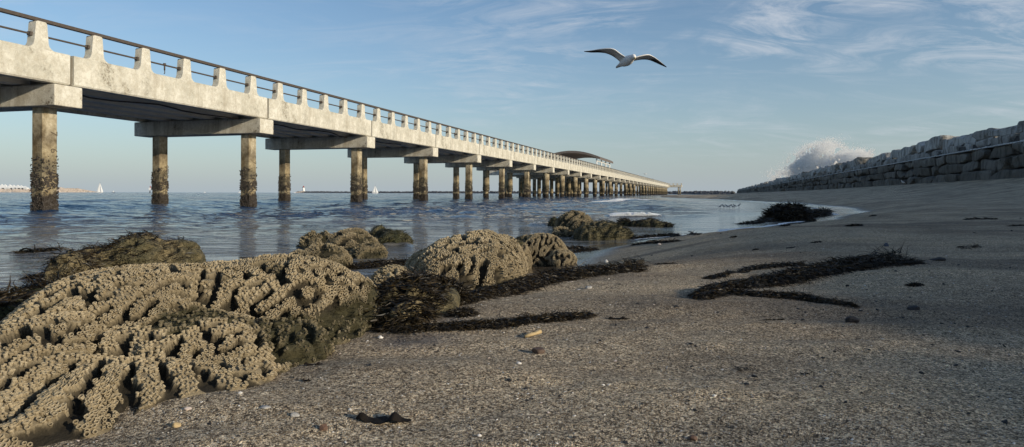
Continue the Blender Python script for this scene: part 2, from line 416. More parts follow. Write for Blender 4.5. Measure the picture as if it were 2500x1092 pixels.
dk = np.maximum(dk, ell(1620, 722, 170, .05, .7)); dk = np.maximum(dk, ell(820, 900, 300, .03, .5))
V = np.stack([X, Y, Z], -1).reshape(-1, 3)
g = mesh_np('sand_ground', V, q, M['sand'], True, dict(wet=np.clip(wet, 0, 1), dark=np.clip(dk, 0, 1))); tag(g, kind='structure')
print('ground', time.time() - T0)

# ------------------------------------------------------------------ water
wang = np.concatenate([np.linspace(-180, -56, 50, endpoint=False), np.linspace(-56, 56, 950, endpoint=False), np.linspace(56, 180, 51)]) * math.pi / 180
wr = np.concatenate([[.5], np.geomspace(2.5, 60, 620, endpoint=False), np.geomspace(60, 1500, 150), [6000, 25000, 60000]])
X, Y, q = polar(wr, wang); rr = np.hypot(X, Y)
Z = np.zeros_like(X); depth = -ground(X, Y, False)
amp = .04 + .96 * sstep(0.15, .8, depth)
for k in range(46):
    lam = .35 * 1.105 ** k * (1 + .1 * rng.random()); lam = min(lam, 9 + 3 * rng.random())
    a = R(115 + 75 * rng.standard_normal() * .6); kx, ky = math.sin(a) * 6.283 / lam, math.cos(a) * 6.283 / lam
    res = 1 - sstep(.22, .5, rr * .0055 / lam)
    ph = kx * X + ky * Y + 6.28 * rng.random() + 1.2 * np.sin(.7 * X * .5 + k) * .4
    Z += res * .0052 * lam ** .62 * (1 - np.abs(np.sin(ph * .5)) * 1.6 + .3)
Z = (Z - Z.mean()) * amp * 1.15 * (.45 + .55 * sstep(5, 20, rr))
Z[rr > 900] = 0
fm = np.zeros_like(X)
def wavelet(px0, px1, py, hgt, wid, foam, sag=0):
    """a small breaking crest running between two photo columns"""
    global Z, fm
    x0, x1 = gpt(px0, py), gpt(px1, py + sag); d = x1 - x0; L = math.hypot(d[0], d[1]); d = d[:2] / L; nrm = np.array([-d[1], d[0]])
    s = ((X - x0[0]) * d[0] + (Y - x0[1]) * d[1]) / L; w = ((X - x0[0]) * nrm[0] + (Y - x0[1]) * nrm[1]); w = w + .35 * wid * np.sin(s * 9 + px0)
    e = sstep(-.15, .2, s) * (1 - sstep(.8, 1.15, s))
    Z += hgt * e * np.exp(-(w / wid) ** 2); fm = np.maximum(fm, foam * e * np.exp(-((w + .3 * wid) / (wid * 1.1)) ** 2))
wavelet(1480, 1618, 527, .085, .16, 1.0)
wavelet(1440, 1590, 492, .10, .5, 1.1, -4)
wavelet(1500, 1700, 508, .10, .8, .12, 8)
wavelet(1290, 1340, 548, .04, .1, .5)
wavelet(1640, 1860, 528, .03, .35, .1, -8)
wavelet(930, 1010, 600, .04, .12, .5)
edge = np.exp(-((depth - .012) / .008) ** 2) * sstep(6, 12, rr) * 1.05; fm = np.maximum(fm, edge)
sh = sstep(-1.1, .02, -depth) ; sh = np.maximum(sh, .8 * np.exp(-((rr - 8) / 9) ** 2))
Vw = np.stack([X, Y, Z], -1).reshape(-1, 3)
o = mesh_np('sea_water', Vw, q, M['water'], True, dict(shallow=np.clip(sh, 0, 1), foam=fm, calm=np.maximum(np.exp(-(rr / 11) ** 2), 1.28 * (1 - sstep(.20, .52, depth)) * sstep(1, 3, X)))); tag(o, kind='structure')
print('water', time.time() - T0)

# ------------------------------------------------------------------ pier
PTH = math.atan(478 / F); D = 20.0; L = 10.27; S1 = 17.24
def pier_pt(V):                             # x = along pier, y = distance inward from the near face, z
    V = np.asarray(V, float); s, l = V[..., 0], V[..., 1] + D
    return np.stack([s * math.sin(PTH) - l * math.cos(PTH), s * math.cos(PTH) + l * math.sin(PTH), V[..., 2]], -1)
PW = 7.1; ZB, ZT, ZR, ZC = 4.09, 5.08, 6.0, 3.37
pier = empty('concrete_pier', tuple(pier_pt([0, 3.5, 0]) * np.array([1, 1, 0])))
PX = pier_pt([0, 3.5, 0]) * np.array([1, 1, 0])
def pxf(V): return pier_pt(V) - PX
tag(pier, 'long pale concrete fishing pier on barnacled piles running out over the sea', 'pier')
N0, N1 = -2, 35
PROTO = {}
def pcopy(key, make, s):
    """first call builds the part at along-pier 0, later ones copy it; parts carry their own along offset"""
    if key not in PROTO:
        o = make(); PROTO[key] = o
    else:
        src = PROTO[key]; o = src.copy(); COL.objects.link(o); o.parent = src.parent
        for ch in list(src.children):
            c = ch.copy(); COL.objects.link(c); c.parent = o
    d = pier_pt([s, 0, 0]) - pier_pt([0, 0, 0]); o.location = tuple(d); return o
def edge_beam():
    b = MB(); zb, zt = ZB, ZT
    prof = [(0, zb + .05), (.04, zb), (.36, zb), (.36, zt), (.02, zt), (0, zt - .02)]   # (inward, z)
    n = len(prof); x0, x1 = .07, L - .07
    V = np.array([[x0, p[0], p[1]] for p in prof] + [[x1, p[0], p[1]] for p in prof])
    b.add(V, [np.array([[i, (i + 1) % n, n + (i + 1) % n, n + i] for i in range(n)]), np.array([list(range(n))[::-1]]), np.array([[n + i for i in range(n)]])])
    return b.build('edge_beam', M['conc'], pier, False, pxf)
def joint():
    b = MB(); b.add(*box(-.068, .068, .10, .34, ZB + .012, ZT - .05)); return b.build('expansion_joint', M['gap'], pier, False, pxf)
def post_poly():
    pts = []
    w0, w1, r = .235, .185, .24
    zt = ZR - .06
    # left side going down is mirrored from right
    right = []
    for a in np.linspace(0, math.pi / 2, 6):        # fillet from the beam up into the post side
        cx, cz = w0 + r, ZT + r
        right.append((cx - r * math.sin(a), cz - r * math.cos(a)))
    right += [(w1, zt - .05), (w1 - .03, zt - .01), (w1 - .07, zt)]
    left = [(-x, z) for x, z in right][::-1]
    bottom = [(-w0 - r, ZT - .004), (w0 + r, ZT - .004)]
    return bottom + right + left
def post_geo(b, s=0, lod=0):
    if lod: b.add(*[(lambda V, Fc: (V, Fc))(*box(s - .22, s + .22, .03, .33, ZT - .004, ZR - .06))][0]); return
    V, Fs = prism([(x + s, z) for x, z in post_poly()], .028, .33); b.add(V, Fs)
def make_post():
    b = MB(); post_geo(b); o = b.build('post', M['conc'], pier, False, pxf)
    md = o.modifiers.new('bevel', 'BEVEL'); md.width = .018; md.segments = 2; md.limit_method = 'ANGLE'; md.angle_limit = R(50)
    c = MB(); c.add(*box(-.30, -.19, .12, .26, ZT + .38, ZT + .50)); c.build('rail_bracket', M['rust'], o, False, pxf)
    c = MB(); c.add(*box(.19, .27, .13, .25, ZT + .39, ZT + .49)); c.build('rail_bracket', M['rust'], o, False, pxf); return o
def cap_beam():
    b = MB(); w = .5
    V, Fs = prism([(-w, ZC), (w, ZC), (w, ZB - .035), (-w, ZB - .035)], -.07, PW + .1); 
    b.add(V, Fs); o = b.build('cap_beam', M['conc2'], pier, False, pxf)
    md = o.modifiers.new('bevel', 'BEVEL'); md.width = .03; md.segments = 2
    return o
def crust_mesh(w, round_, seed, zmax=1.95, dens=2600):
    r = np.random.default_rng(seed); n = dens
    z = r.random(n) ** .8 * zmax - .15; p = np.interp(z, [-.2, .42, .5, .68, .78, 1.15, 1.3, 1.9], [1, .9, .16, .10, .62, .5, .18, .03])
    z = z[r.random(n) < p]; n = len(z); nn = r.random(n) * 4
    if round_: a = nn * math.pi / 2; px, py = w * np.cos(a), w * np.sin(a); N = np.stack([np.cos(a), np.sin(a), 0 * a], -1)
    else:
        k = nn.astype(int); t = (nn - k) * 2 - 1; px = np.choose(k, [w + 0 * t, t * w, -w + 0 * t, t * w]); py = np.choose(k, [t * w, w + 0 * t, t * w, -w + 0 * t])
        N = np.stack([px, py, 0 * px], -1)
    clump = vnoise(np.stack([px * 6, py * 6, z * 6], -1)); keep = clump + .3 * r.random(n) > .48; px, py, z, N, clump = px[keep], py[keep], z[keep], N[keep], clump[keep]
    Vt, Ft = icos(0); n = len(px); s = (.010 + .022 * r.random(n)) * (.7 + .8 * clump)
    Fm = frames(N + .6 * r.standard_normal(N.shape)) * (s[:, None, None] * np.array([.55, .85, 1.5])[None, None, :])
    V, Fs = instance(Vt, Ft, Fm, np.stack([px, py, z], -1)); return V, Fs
def make_pile(kind, l0, var=0):
    def f():
        b = MB()
        if kind == 'sq':
            h = .26; c = .05
            ring = [(-h + c, -h), (h - c, -h), (h, -h + c), (h, h - c), (h - c, h), (-h + c, h), (-h, h - c), (-h, -h + c)]
            zs = [-2, ZC + .02]
            V = np.array([[x, y + l0, z] for z in zs for x, y in ring]); i = np.arange(8)
            b.add(V, [np.stack([i, (i + 1) % 8, 8 + (i + 1) % 8, 8 + i], -1), np.array([list(range(8, 16))])]); wr_ = .265
        else:
            V, Fs = tube([(0, l0, -2), (0, l0, .95)], .29, 20); b.add(V, Fs)
            V, Fs = tube([(0, l0, .93), (0, l0, ZC + .02)], .40, 22); b.add(V, Fs); wr_ = .31
        o = b.build('pile', M['pile'], pier, kind != 'sq', pxf)
        if kind != 'sq': o.data.polygons.foreach_set('use_smooth', [len(p.vertices) == 4 for p in o.data.polygons])
        V, Fs = crust_mesh(wr_, kind != 'sq', int(l0 * 10) + 31 * var, dens=6500 if kind == 'sq' else 3200)
        if kind != 'sq':
            V2, F2 = crust_mesh(.41, True, 5, 1.0, 900); V2[:, 2] = .9 + (V2[:, 2] + .1) * .75; F2 = [f_ + len(V) for f_ in F2]; V = np.vstack([V, V2]); Fs = [np.vstack([Fs[0], F2[0]])]
        V[:, 1] += l0; bb = MB(); bb.add(V, Fs); bb.build('mussel_crust', M['mussel'], o, False, pxf)
        return o
    return f
posts_far = MB(); np_ = 0; cen = S1
for n in range(N0, N1 + 1):
    s = S1 + L * (n - 1)
    if n < N1: pcopy('beam', edge_beam, s)
    pcopy('joint', joint, s); pcopy('cap', cap_beam, s - .17)
    kind = 'sq' if n <= 7 or n in (15, 16, 20, 21, 27) else 'rd'
    if n >= 1 or n == 0:
        pcopy('pn' + kind + str(n % 4), make_pile(kind, .95, n % 4), s - .17)
        kf = 'sq' if n <= 6 or n % 4 == 1 else 'rd'
        pcopy('pf' + kf + str(n % 3), make_pile(kf, 6.1, n % 3), s - .17)
for n in range(0, N1):
    for k in range(5):
        s = S1 + L * (n - 1) + 1.0 + 2.06 * k
        if s < 8: continue
        np_ += 1
        if np_ <= 98: pcopy('post', make_post, s)
        else: post_geo(posts_far, s, 1)
o = posts_far.build('distant_posts', M['conc'], pier, False, pxf); tag(o, kind='stuff')
sA, sB = S1 + L * (N0 - 1), S1 + L * (N1 - 1)
b = MB(); b.add(*box(sA, sB, .361, PW - .361, 4.62, 4.80)); b.build('deck', M['under'], pier, False, pxf)
for l0 in (1.6, 2.9, 4.2, 5.5):
    b = MB()
    for n in range(N0, N1):
        s = S1 + L * (n - 1); b.add(*box(s + .03, s + L - .38, l0 - .24, l0 + .24, ZB, 4.617))
    b.build('stringer', M['under'], pier, False, pxf)
b = MB(); b.add(*box(sA, sB, PW - .36, PW, ZB, ZT)); b.build('far_edge_beam', M['conc2'], pier, False, pxf)
b = MB(); V, Fs = box(sA, sB, .05, .21, ZR - .058, ZR + .045); b.add(V, Fs); b.build('top_rail', M['rust'], pier, False, pxf)
b = MB(); b.add(*tube([(sA, .19, ZT + .44), (sB, .19, ZT + .44)], .032, 8)); b.build('lower_rail', M['rust'], pier, False, pxf)
b = MB(); b.add(*box(sA, sB, PW - .22, PW - .06, ZR - .058, ZR + .03))
for s in np.arange(8, sB, 2.054): b.add(*box(s - .2, s + .2, PW - .33, PW - .03, ZT, ZR - .06))
b.build('far_parapet', M['conc2'], pier, False, pxf)
b = MB(); b.add(*tube([(S1 + 1 + i * .9, 1.15 + .25 * math.sin(i * 1.3), 4.05 - .05 * math.sin(i) ) for i in range(30)], .03, 6)); b.build('service_pipe', M['rust'], pier, False, pxf)
# widened platform under the shelter, seen past the far side
b = MB(); b.add(*box(S1 + 8 * L, S1 + 15 * L, PW + .01, PW + 7, 4.3, 4.8)); b.build('widened_deck', M['conc2'], pier, False, pxf)
for n in range(8, 16):
    s = S1 + n * L
    b = MB(); b.add(*box(s - .5, s + .5, PW + .12, PW + 7.5 - abs(n - 12) * .4, ZC, 4.29)); b.build('cap_beam', M['conc2'], pier, False, pxf)
    for l0 in (PW + 2.5, PW + 6):
        b = MB(); b.add(*tube([(s, l0, -2), (s, l0, ZC)], .36, 14)); b.build('pile', M['pile'], pier, True, pxf)
# T-shaped head at the sea end, reaching out on the near side
sh_ = sB
b = MB(); b.add(*box(sh_ + .02, sh_ + 8, -6.8, PW + 3, 3.95, ZT)); b.build('pier_head', M['conc2'], pier, False, pxf)
b = MB()
for l0 in np.arange(-6.7, PW + 3, 2.1):
    b.add(*box(sh_ + .1, sh_ + .4, l0, l0 + .35, ZT, ZR))
    b.add(*box(sh_ + 7.6, sh_ + 7.9, l0, l0 + .35, ZT, ZR))
b.add(*box(sh_ + .15, sh_ + .3, -6.8, PW + 3, ZR, ZR + .1)); b.add(*box(sh_ + .2, sh_ + 7.9, -6.79, -6.6, ZR - .12, ZR)); b.add(*tube([(sh_ + .2, -6.8, ZT + .45), (sh_ + .2, PW + 3, ZT + .45)], .05, 6))
b.build('head_railing', M['conc2'], pier, False, pxf)
for l0 in (-6, -5.1, 1.5, 5):
    b = MB(); b.add(*tube([(sh_ + .8, l0, -2), (sh_ + .8, l0, 3.96)], .33, 12)); b.build('pile', M['pile'], pier, True, pxf)
# faded numbers on the near piles
def number(txt, s, l, z, size, face='front', rot=0):
    cu = bpy.data.curves.new('n', 'FONT'); cu.body = txt; cu.size = size; cu.extrude = .002
    tmp = bpy.data.objects.new('t', cu); COL.objects.link(tmp); bpy.context.view_layer.update()
    me = bpy.data.meshes.new_from_object(tmp); bpy.data.objects.remove(tmp); me.name = 'pile_number'
    V = np.array([v.co[:] for v in me.vertices]); c, s_ = math.cos(rot), math.sin(rot)
    x, y = V[:, 0] * c - V[:, 1] * s_, V[:, 0] * s_ + V[:, 1] * c
    if face == 'front': W3 = np.stack([np.full_like(x, s) - V[:, 2] - .004, l - x, z + y], -1)      # face towards the beach end
    else: W3 = np.stack([s + x, np.full_like(x, l) - V[:, 2] - .004, z + y], -1)                       # face towards open beach
    W3 = pxf(W3); me.vertices.foreach_set('co', W3.astype(np.float32).ravel()); me.materials.append(M['digit'])
    o = bpy.data.objects.new('pile_number', me); COL.objects.link(o); o.parent = pier
p1 = S1 - .17; p2 = S1 + L - .17
number('7', p1 + .0, .95 - .26, 2.62, .34, 'side', R(-90)); number('6', p1 + .0, .95 - .26, 2.05, .34, 'side', R(-90))
number('95', p2 + .02, 6.1 - .26, 1.95, .36, 'side', R(-90)); number('7', p2, .95 - .26, 2.1, .32, 'side', R(-90))
print('pier', time.time() - T0)

# shelter on the pier
sx = (129 - D * math.sin(PTH)) / math.cos(PTH)
shel = empty('pier_shelter', tuple(pier_pt([sx + 9, 5, 0]) + np.array([0, 0, 4.8]))); SO = pier_pt([sx + 9, 5, 0]) + np.array([0, 0, 4.8])
tag(shel, 'open shelter with a low brown arched roof and white posts on the pier deck', 'shelter')
prof = []
for t in np.linspace(0, 1, 25):
    l = -.2 + 11.4 * t; z = .61 + 6.45 + 1.35 * math.sin(math.pi * t) ** .8; prof.append((l, z))
Vr = []
for s in (sx, sx + 19):
    for l, z in prof: Vr.append((s, l, z))
    for l, z in prof: Vr.append((s, l, z + .42))
n = len(prof); fs = []
for i in range(n - 1):
    fs += [(i, i + 1, 2 * n + i + 1, 2 * n + i), (n + i, 3 * n + i, 3 * n + i + 1, n + i + 1), (i, n + i, n + i + 1, i + 1), (2 * n + i, 2 * n + i + 1, 3 * n + i + 1, 3 * n + i)]
fs += [(0, 2 * n, 3 * n, n), (n - 1, 2 * n - 1, 4 * n - 1, 3 * n - 1)]
mesh_np('roof', pier_pt(Vr) - SO, np.array(fs), M['roofm'], False, parent=shel)
for s in (sx + .6, sx + 6.5, sx + 12.4, sx + 18.3):
    for l in (.5, 10.4):
        b = MB(); b.add(*tube([(s, l, 4.8), (s, l, 7.25)], .13, 8)); b.build('post', M['white'], shel, True, lambda V: pier_pt(V) - SO)
b = MB(); b.add(*box(sx + .3, sx + 18.6, .4, .6, 6.75, 6.95)); b.add(*box(sx + .3, sx + 18.6, 10.3, 10.5, 6.75, 6.95)); b.build('eave_beam', M['white'], shel, False, lambda V: pier_pt(V) - SO)

# rod holders hanging from the lower rail
def holder(s, lab_):
    P = pier_pt([s, .17, ZT + .44]); o = empty('rod_holder', tuple(P)); tag(o, lab_, 'rod holder')
    b = MB(); b.add(*tube([(0, 0, .07), (0, 0, -.02)], .055, 8)); b.add(*tube([(0, 0, -.02), (0, 0, -.2)], .03, 8)); b.build('clamp', M['rust'], o, True)
    b = MB(); b.add(*tube([(0, 0, -.2), (.01, 0, -.3), (-.02, 0, -.34)], .016, 6)); b.build('hook', M['rust'], o, True)
def s_of(px, off=0): Yp = F * (D + .17) / (math.cos(PTH) * (1728 - px)); return (Yp - (D + .17) * math.sin(PTH)) / math.cos(PTH)
holder(s_of(401), 'rusty rod holder on the lower rail, third gap from the left, nearest the camera')
holder(s_of(1109), 'small dark rod holder hanging on the lower rail near the middle of the pier')

# ------------------------------------------------------------------ stone breakwater
wall = empty('stone_breakwater', tuple(wall_pt([0, DW, 1.5]))); WO = wall_pt([0, DW, 1.5])
tag(wall, 'stepped wall of big rough quarried blocks along the right of the beach', 'breakwater')
def roundbox(n=5):
    g_ = np.linspace(-1, 1, n); V = []; idx = {}; Fc = []
    def vid(p):
        k = tuple(np.round(p, 5))
        if k not in idx: idx[k] = len(V); V.append(p)
        return idx[k]
    for ax in range(3):
        for sg in (-1, 1):
            for i in range(n - 1):
                for j in range(n - 1):
                    c = []
                    for di, dj in ((0, 0), (1, 0), (1, 1), (0, 1)):
                        p = [0, 0, 0]; p[ax] = sg; p[(ax + 1) % 3] = g_[i + di]; p[(ax + 2) % 3] = g_[j + dj]; c.append(vid(p))
                    Fc.append(c if sg > 0 else c[::-1])
    V = np.array(V, float); r = np.linalg.norm(V, axis=1)[:, None]
    p8 = (np.abs(V) ** 18).sum(1)[:, None] ** (1 / 18); V = V / p8
    return V, np.array(Fc)
RB5 = roundbox(7)
def block(s0, s1, l0, l1, z0, z1, seed, rough=.06, cuts=4):
    V, Fc = RB5; r = np.random.default_rng(seed); c = np.array([(s0 + s1) / 2, (l0 + l1) / 2, (z0 + z1) / 2]); h = np.array([(s1 - s0) / 2, (l1 - l0) / 2, (z1 - z0) / 2])
    V = V.copy()
    for _ in range(cuts):
        d = r.choice([-1., 1.], 3) * (.35 + r.random(3)); d /= np.linalg.norm(d); k = V @ d; lim = .95 + .45 * r.random(); V = V - np.maximum(k - lim, 0)[:, None] * d
    P = V * h; sk = r.normal(0, 1, 6) * rough * 1.6
    P[:, 0] += P[:, 2] * sk[0] * 2.5 + P[:, 1] * sk[1] * 2; P[:, 1] += P[:, 2] * sk[2] + P[:, 0] * sk[3] * .5; P[:, 2] += P[:, 0] * sk[4] * .35
    P = P + c; nz = np.stack([fbm(P * .9 + seed * 3.1 + k * 19, 3) for k in range(3)], -1) * rough * 1.7; return P + nz, Fc, r.random()
courses = [(1.0, 2.05, -.25), (2.05, 2.76, 0), (2.76, 3.47, .10), (3.50, 4.12, .55)]
bm_ = MB(); tones = []
def addb(mb, tn, *a):
    P, Fc, t = block(*a); mb.add(P, Fc); tn.append(np.full(len(P), t))
seed = 100
for ci, (z0, z1, off) in enumerate(courses):
    s = -34.0 + ci
    while s < 760:
        far = s > 160
        Ln = (random.uniform(1.9, 3.6) if not far else random.uniform(5, 9)); seed += 1
        dz = random.uniform(-.05, .05)
        addb(bm_, tones, s + .04 * random.random(), s + Ln - .02 - .09 * random.random() ** 3, DW + off + random.uniform(-.05, .1), DW + 2.2, z0 + .01, z1 - .015 + dz * .8, seed, .075)
        s += Ln
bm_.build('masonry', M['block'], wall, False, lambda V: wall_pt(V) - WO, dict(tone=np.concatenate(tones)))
# core fill behind the courses
b = MB(); b.add(*box(-34, 760, DW + .7, DW + 3.4, .2, 3.95)); b.build('core', M['black'], wall, False, lambda V: wall_pt(V) - WO)
# ledge topping the lower courses, its pale colour standing for skylight
b = MB(); s = -34
V = []
while s < 300:
    d = random.uniform(.16, .4); b.add(*box(s, s + d - .02, DW + .02 + random.uniform(0, .06), DW + .75, 3.475, 3.53 + random.uniform(0, .035))); s += d
b.build('skylit_ledge', M['ledge'], wall, False, lambda V: wall_pt(V) - WO)
restcap = MB(); ft = []; s = -34.0; cnt = 0
while s < 760:
    Ln = random.uniform(1.9, 4.0) if s < 190 else random.uniform(5, 8); seed += 1; h = random.uniform(.62, 1.08)
    if s < 37: Ln = 2.6
    gap = random.uniform(0, .1) if random.random() < .82 else random.uniform(.2, .5)
    if s < 37: gap = -.02; h = .662  # unseen near run: level, gapless, height set to steer the shade on the sand
    a = (s, s + Ln, DW + .55 + (random.uniform(-.1, .45) if s >= 37 else 0), DW + 2.4 + random.uniform(-.3, .4), 4.09, 4.09 + h, seed, .11 if s >= 37 else .008, 4 if s >= 37 else 0)
    if s > 12 and cnt < 70:
        m1 = MB(); t1 = []; addb(m1, t1, *a); m1.build('capstone', M['block'], wall, False, lambda V: wall_pt(V) - WO, dict(tone=np.concatenate(t1))); cnt += 1
    else: addb(restcap, ft, *a)
    s += Ln + gap
o = restcap.build('unseen_and_far_capstones', M['block'], wall, False, lambda V: wall_pt(V) - WO, dict(tone=np.concatenate(ft))); tag(o, kind='stuff')
print('wall', time.time() - T0)

# ------------------------------------------------------------------ wave splash beyond the breakwater
def splash():
    pts = []; sz = []
    # (px, py, spread_x, spread_y, count, depth)
    cl = [(1975, 392, 26, 16, 16000, 118), (1955, 405, 20, 12, 8000, 118), (2000, 378, 22, 14, 6000, 118), (2040, 385, 30, 14, 7000, 112), (2085, 378, 22, 9, 4500, 105), (1935, 402, 12, 16, 2500, 120), (2000, 410, 45, 12, 9000, 118), (1900, 425, 22, 8, 800, 135), (1885, 436, 9, 5, 900, 160), (2015, 352, 24, 12, 700, 118), (1985, 362, 20, 10, 1500, 118)]
    for px, py, ax, ay, n, d in cl:
        n *= 8
        x = px + 12 + .78 * ax * rng.standard_normal(n); y = py + 4 + .80 * ay * rng.standard_normal(n); dd = F * (22 + 1.6 * rng.standard_normal(n)) / (.955 * np.maximum(x - 1762, 118))
        den = vnoise(np.stack([x * .07 + y * .03, y * .09, 0 * x], -1)) + .6 * vnoise(np.stack([x * .22, y * .22, 0 * x + 3], -1)); k = den + .5 * rng.random(n) > .90
        x, y, dd = x[k], y[k], dd[k]; sz.append(dd / 140)
        P = np.stack([(x - 1250) / F * dd, dd, CAMZ - (y - hor(x)) / F * dd], -1); pts.append(P)
    P = np.concatenate(pts); n = len(P)
    Vt = np.array([[0, 0, 1], [.94, 0, -.33], [-.47, .82, -.33], [-.47, -.82, -.33]]); Ft = np.array([[0, 1, 2], [0, 2, 3], [0, 3, 1], [1, 3, 2]])
    s = (.045 + .065 * rng.random(n) ** 4) * np.concatenate(sz)
    V, Fs = instance(Vt, Ft, rand_frames(n) * s[:, None, None], P)
    o = mesh_np('wave_splash', V, Fs, M['spray'], False); tag(o, 'tall burst of white spray above the breakwater', 'splash', kind='stuff')
splash()
def mist():
    cs = [((1980, 400), 30, 20, 177), ((2032, 398), 38, 14, 143), ((2082, 393), 26, 10, 121), ((1956, 414), 18, 14, 195)]
    Vt, Ft = icos(3); b = MB()
    for (px, py), rx, rz, d in cs:
        c = at(px, py, d); V = Vt * (1 + .30 * fbm(Vt * 1.3 + px, 3))[:, None] * np.array([rx / F * d, 2.2, rz / F * d]) + c; V[:, 2] = np.maximum(V[:, 2], .02); b.add(V, Ft)
    m = bpy.data.materials.new('spray_mist'); m.use_nodes = True; t = m.node_tree; t.nodes.remove(t.nodes['Principled BSDF']); pv = t.nodes.new('ShaderNodeVolumePrincipled'); pv.inputs['Color'].default_value = (1, 1, 1, 1); pv.inputs['Anisotropy'].default_value = .1
    tc = t.nodes.new('ShaderNodeTexCoord'); n = t.nodes.new('ShaderNodeTexNoise'); n.inputs['Scale'].default_value = .55; n.inputs['Detail'].default_value = 5; n.inputs['Roughness'].default_value = .65
    r = t.nodes.new('ShaderNodeMapRange'); r.inputs['From Min'].default_value = .42; r.inputs['From Max'].default_value = .62; r.inputs['To Max'].default_value = 2.4
    t.links.new(tc.outputs['Object'], n.inputs['Vector']); t.links.new(n.outputs['Fac'], r.inputs['Value']); t.links.new(r.outputs[0], pv.inputs['Density']); t.links.new(pv.outputs[0], t.nodes['Material Output'].inputs['Volume'])
    o = b.build('spray_mist', m, None, True); tag(o, 'white mist hanging in the burst of spray', 'spray', kind='stuff')
mist()

# ------------------------------------------------------------------ kelp ribbons
def ribbons(n, start, heading, length, width, lift=.4, curl=1.2, seg=6, seed=1, droop=True, zfun=None, tone=None):
    """n ribbons: start (n,3), heading (n,) azimuth; each a thin double-curved strip"""
    r = np.random.default_rng(seed); a = heading.copy(); pit = lift * r.random(n); P = start.copy(); cur = r.normal(0, curl, n)
    step = length / seg; Ls, Rs = [], []; pit = pit * .6
    tw = r.random(n) * 3.14
    for k in range(seg + 1):
        w = width * (1 - (k / seg) ** 3 * .9)
        side = np.stack([-np.sin(a + 1.57) * np.cos(tw), -np.cos(a + 1.57) * np.cos(tw), np.sin(tw)], -1)
        Ls.append(P + side * w[:, None]); Rs.append(P - side * w[:, None])
        a = a + cur * .35 + r.normal(0, .3, n) * curl; pit = pit - .16 + r.normal(0, .2, n); tw = tw + r.normal(0, .35, n)
        d = np.stack([np.sin(a) * np.cos(pit), np.cos(a) * np.cos(pit), np.sin(pit)], -1); P = P + d * step[:, None]
        if zfun is not None: zf = zfun(P[:, 0], P[:, 1]); P[:, 2] = np.maximum(P[:, 2], zf + .001)
    A = np.stack(Ls, 1); B = np.stack(Rs, 1); V = np.stack([A, B], 2).reshape(n, -1, 3)
    k = np.arange(seg); q = np.stack([2 * k, 2 * k + 1, 2 * k + 3, 2 * k + 2], -1)
    Fq = (q[None] + (np.arange(n) * 2 * (seg + 1))[:, None, None]).reshape(-1, 4)
    tn = np.repeat(r.random(n) ** 2 if tone is None else tone, 2 * (seg + 1))
    return V.reshape(-1, 3), Fq, tn
def zg(x, y): return np.maximum(ground(x, y), 0)
def kelp_path(name, pts, widths, n, label, cat='seaweed', rise=.03, seed=1, length=.09, width=.0026, group=None, stuff=False, tuft=0, parent=None, lift=.5, core=True):
    n = int(n * 1.7) if core else n
    """pile of weed along a line of photo pixels; widths are half-heights in photo pixels"""
    G = np.array([gpt(*p) for p in pts]); Yd = G[:, 1]; r = np.random.default_rng(seed)
    t = r.random(n) * (len(pts) - 1); i = np.minimum(t.astype(int), len(pts) - 2); f = t - i
    wpx = np.interp(t, range(len(pts)), widths)
    P = G[i] * (1 - f)[:, None] + G[i + 1] * f[:, None]
    dirv = G[i + 1] - G[i]; hd = np.arctan2(dirv[:, 0], dirv[:, 1]) + r.normal(0, .55, n) + np.where(r.random(n) < .5, math.pi, 0)
    dep = P[:, 1]; e = r.normal(0, .5, n).clip(-1.1, 1.1)
    half = wpx / F * dep
    P[:, 1] += e * half * 2.6; hh = np.minimum(half * 1.0, rise * .8) * np.sqrt(np.maximum(0, 1 - (e / 1.15) ** 2))
    P[:, 2] = zg(P[:, 0], P[:, 1]) + hh * r.random(n) ** .6
    sc = dep / 2.2
    V, Fq, tn = ribbons(n, P, hd, length * .42 * sc * (.5 + r.random(n)), width * .42 * sc * (.5 + r.random(n)), lift, .9, 6, seed, zfun=zg)
    Vs, Fs, Ts = [V], [Fq], [tn]
    if core:                                                  # solid mat under the loose strands
        m = len(pts) * 12; tt = np.linspace(0, len(pts) - 1, m); ii = np.minimum(tt.astype(int), len(pts) - 2); ff = (tt - ii)[:, None]
        C = G[ii] * (1 - ff) + G[ii + 1] * ff; wp = np.interp(tt, range(len(pts)), widths) / F * C[:, 1] * np.sin(np.linspace(.12, 3.02, m)) ** .35
        ds = np.gradient(C[:, :2], axis=0); ds /= np.linalg.norm(ds, axis=1)[:, None] + 1e-9; nr = np.stack([-ds[:, 1], ds[:, 0]], -1)
        e = np.linspace(-1, 1, 11); off = e[None, :, None] * wp[:, None, None] * np.array([1.0, 2.3])[None, None, :] 
        XY = C[:, None, :2] + nr[:, None, :] * off; x, y = XY[..., 0], XY[..., 1]
        hz = np.minimum(wp * .9, rise * .75)[:, None] * (1 - np.abs(e[None]) ** 2.5) * (.55 + .7 * vnoise(np.stack([x * 55 / 1, y * 30, 0 * x], -1)))
        z = zg(x.ravel(), y.ravel()).reshape(x.shape) + hz - .004
        Vc = np.stack([x, y, z], -1).reshape(-1, 3); a = np.arange(m - 1)[:, None] * 11; j = np.arange(10)[None]; q_ = np.stack([a + j, a + j + 1, a + 12 + j, a + 11 + j], -1).reshape(-1, 4)
        Fs.append(q_ + len(V)); Vs.append(Vc); Ts.append(np.zeros(len(Vc)))
    o = mesh_np(name, np.vstack(Vs), np.vstack(Fs), M['kelp'], False, dict(tone=np.concatenate(Ts)), parent)
    if not parent: tag(o, label, cat, group, 'stuff' if stuff else None)
    return o

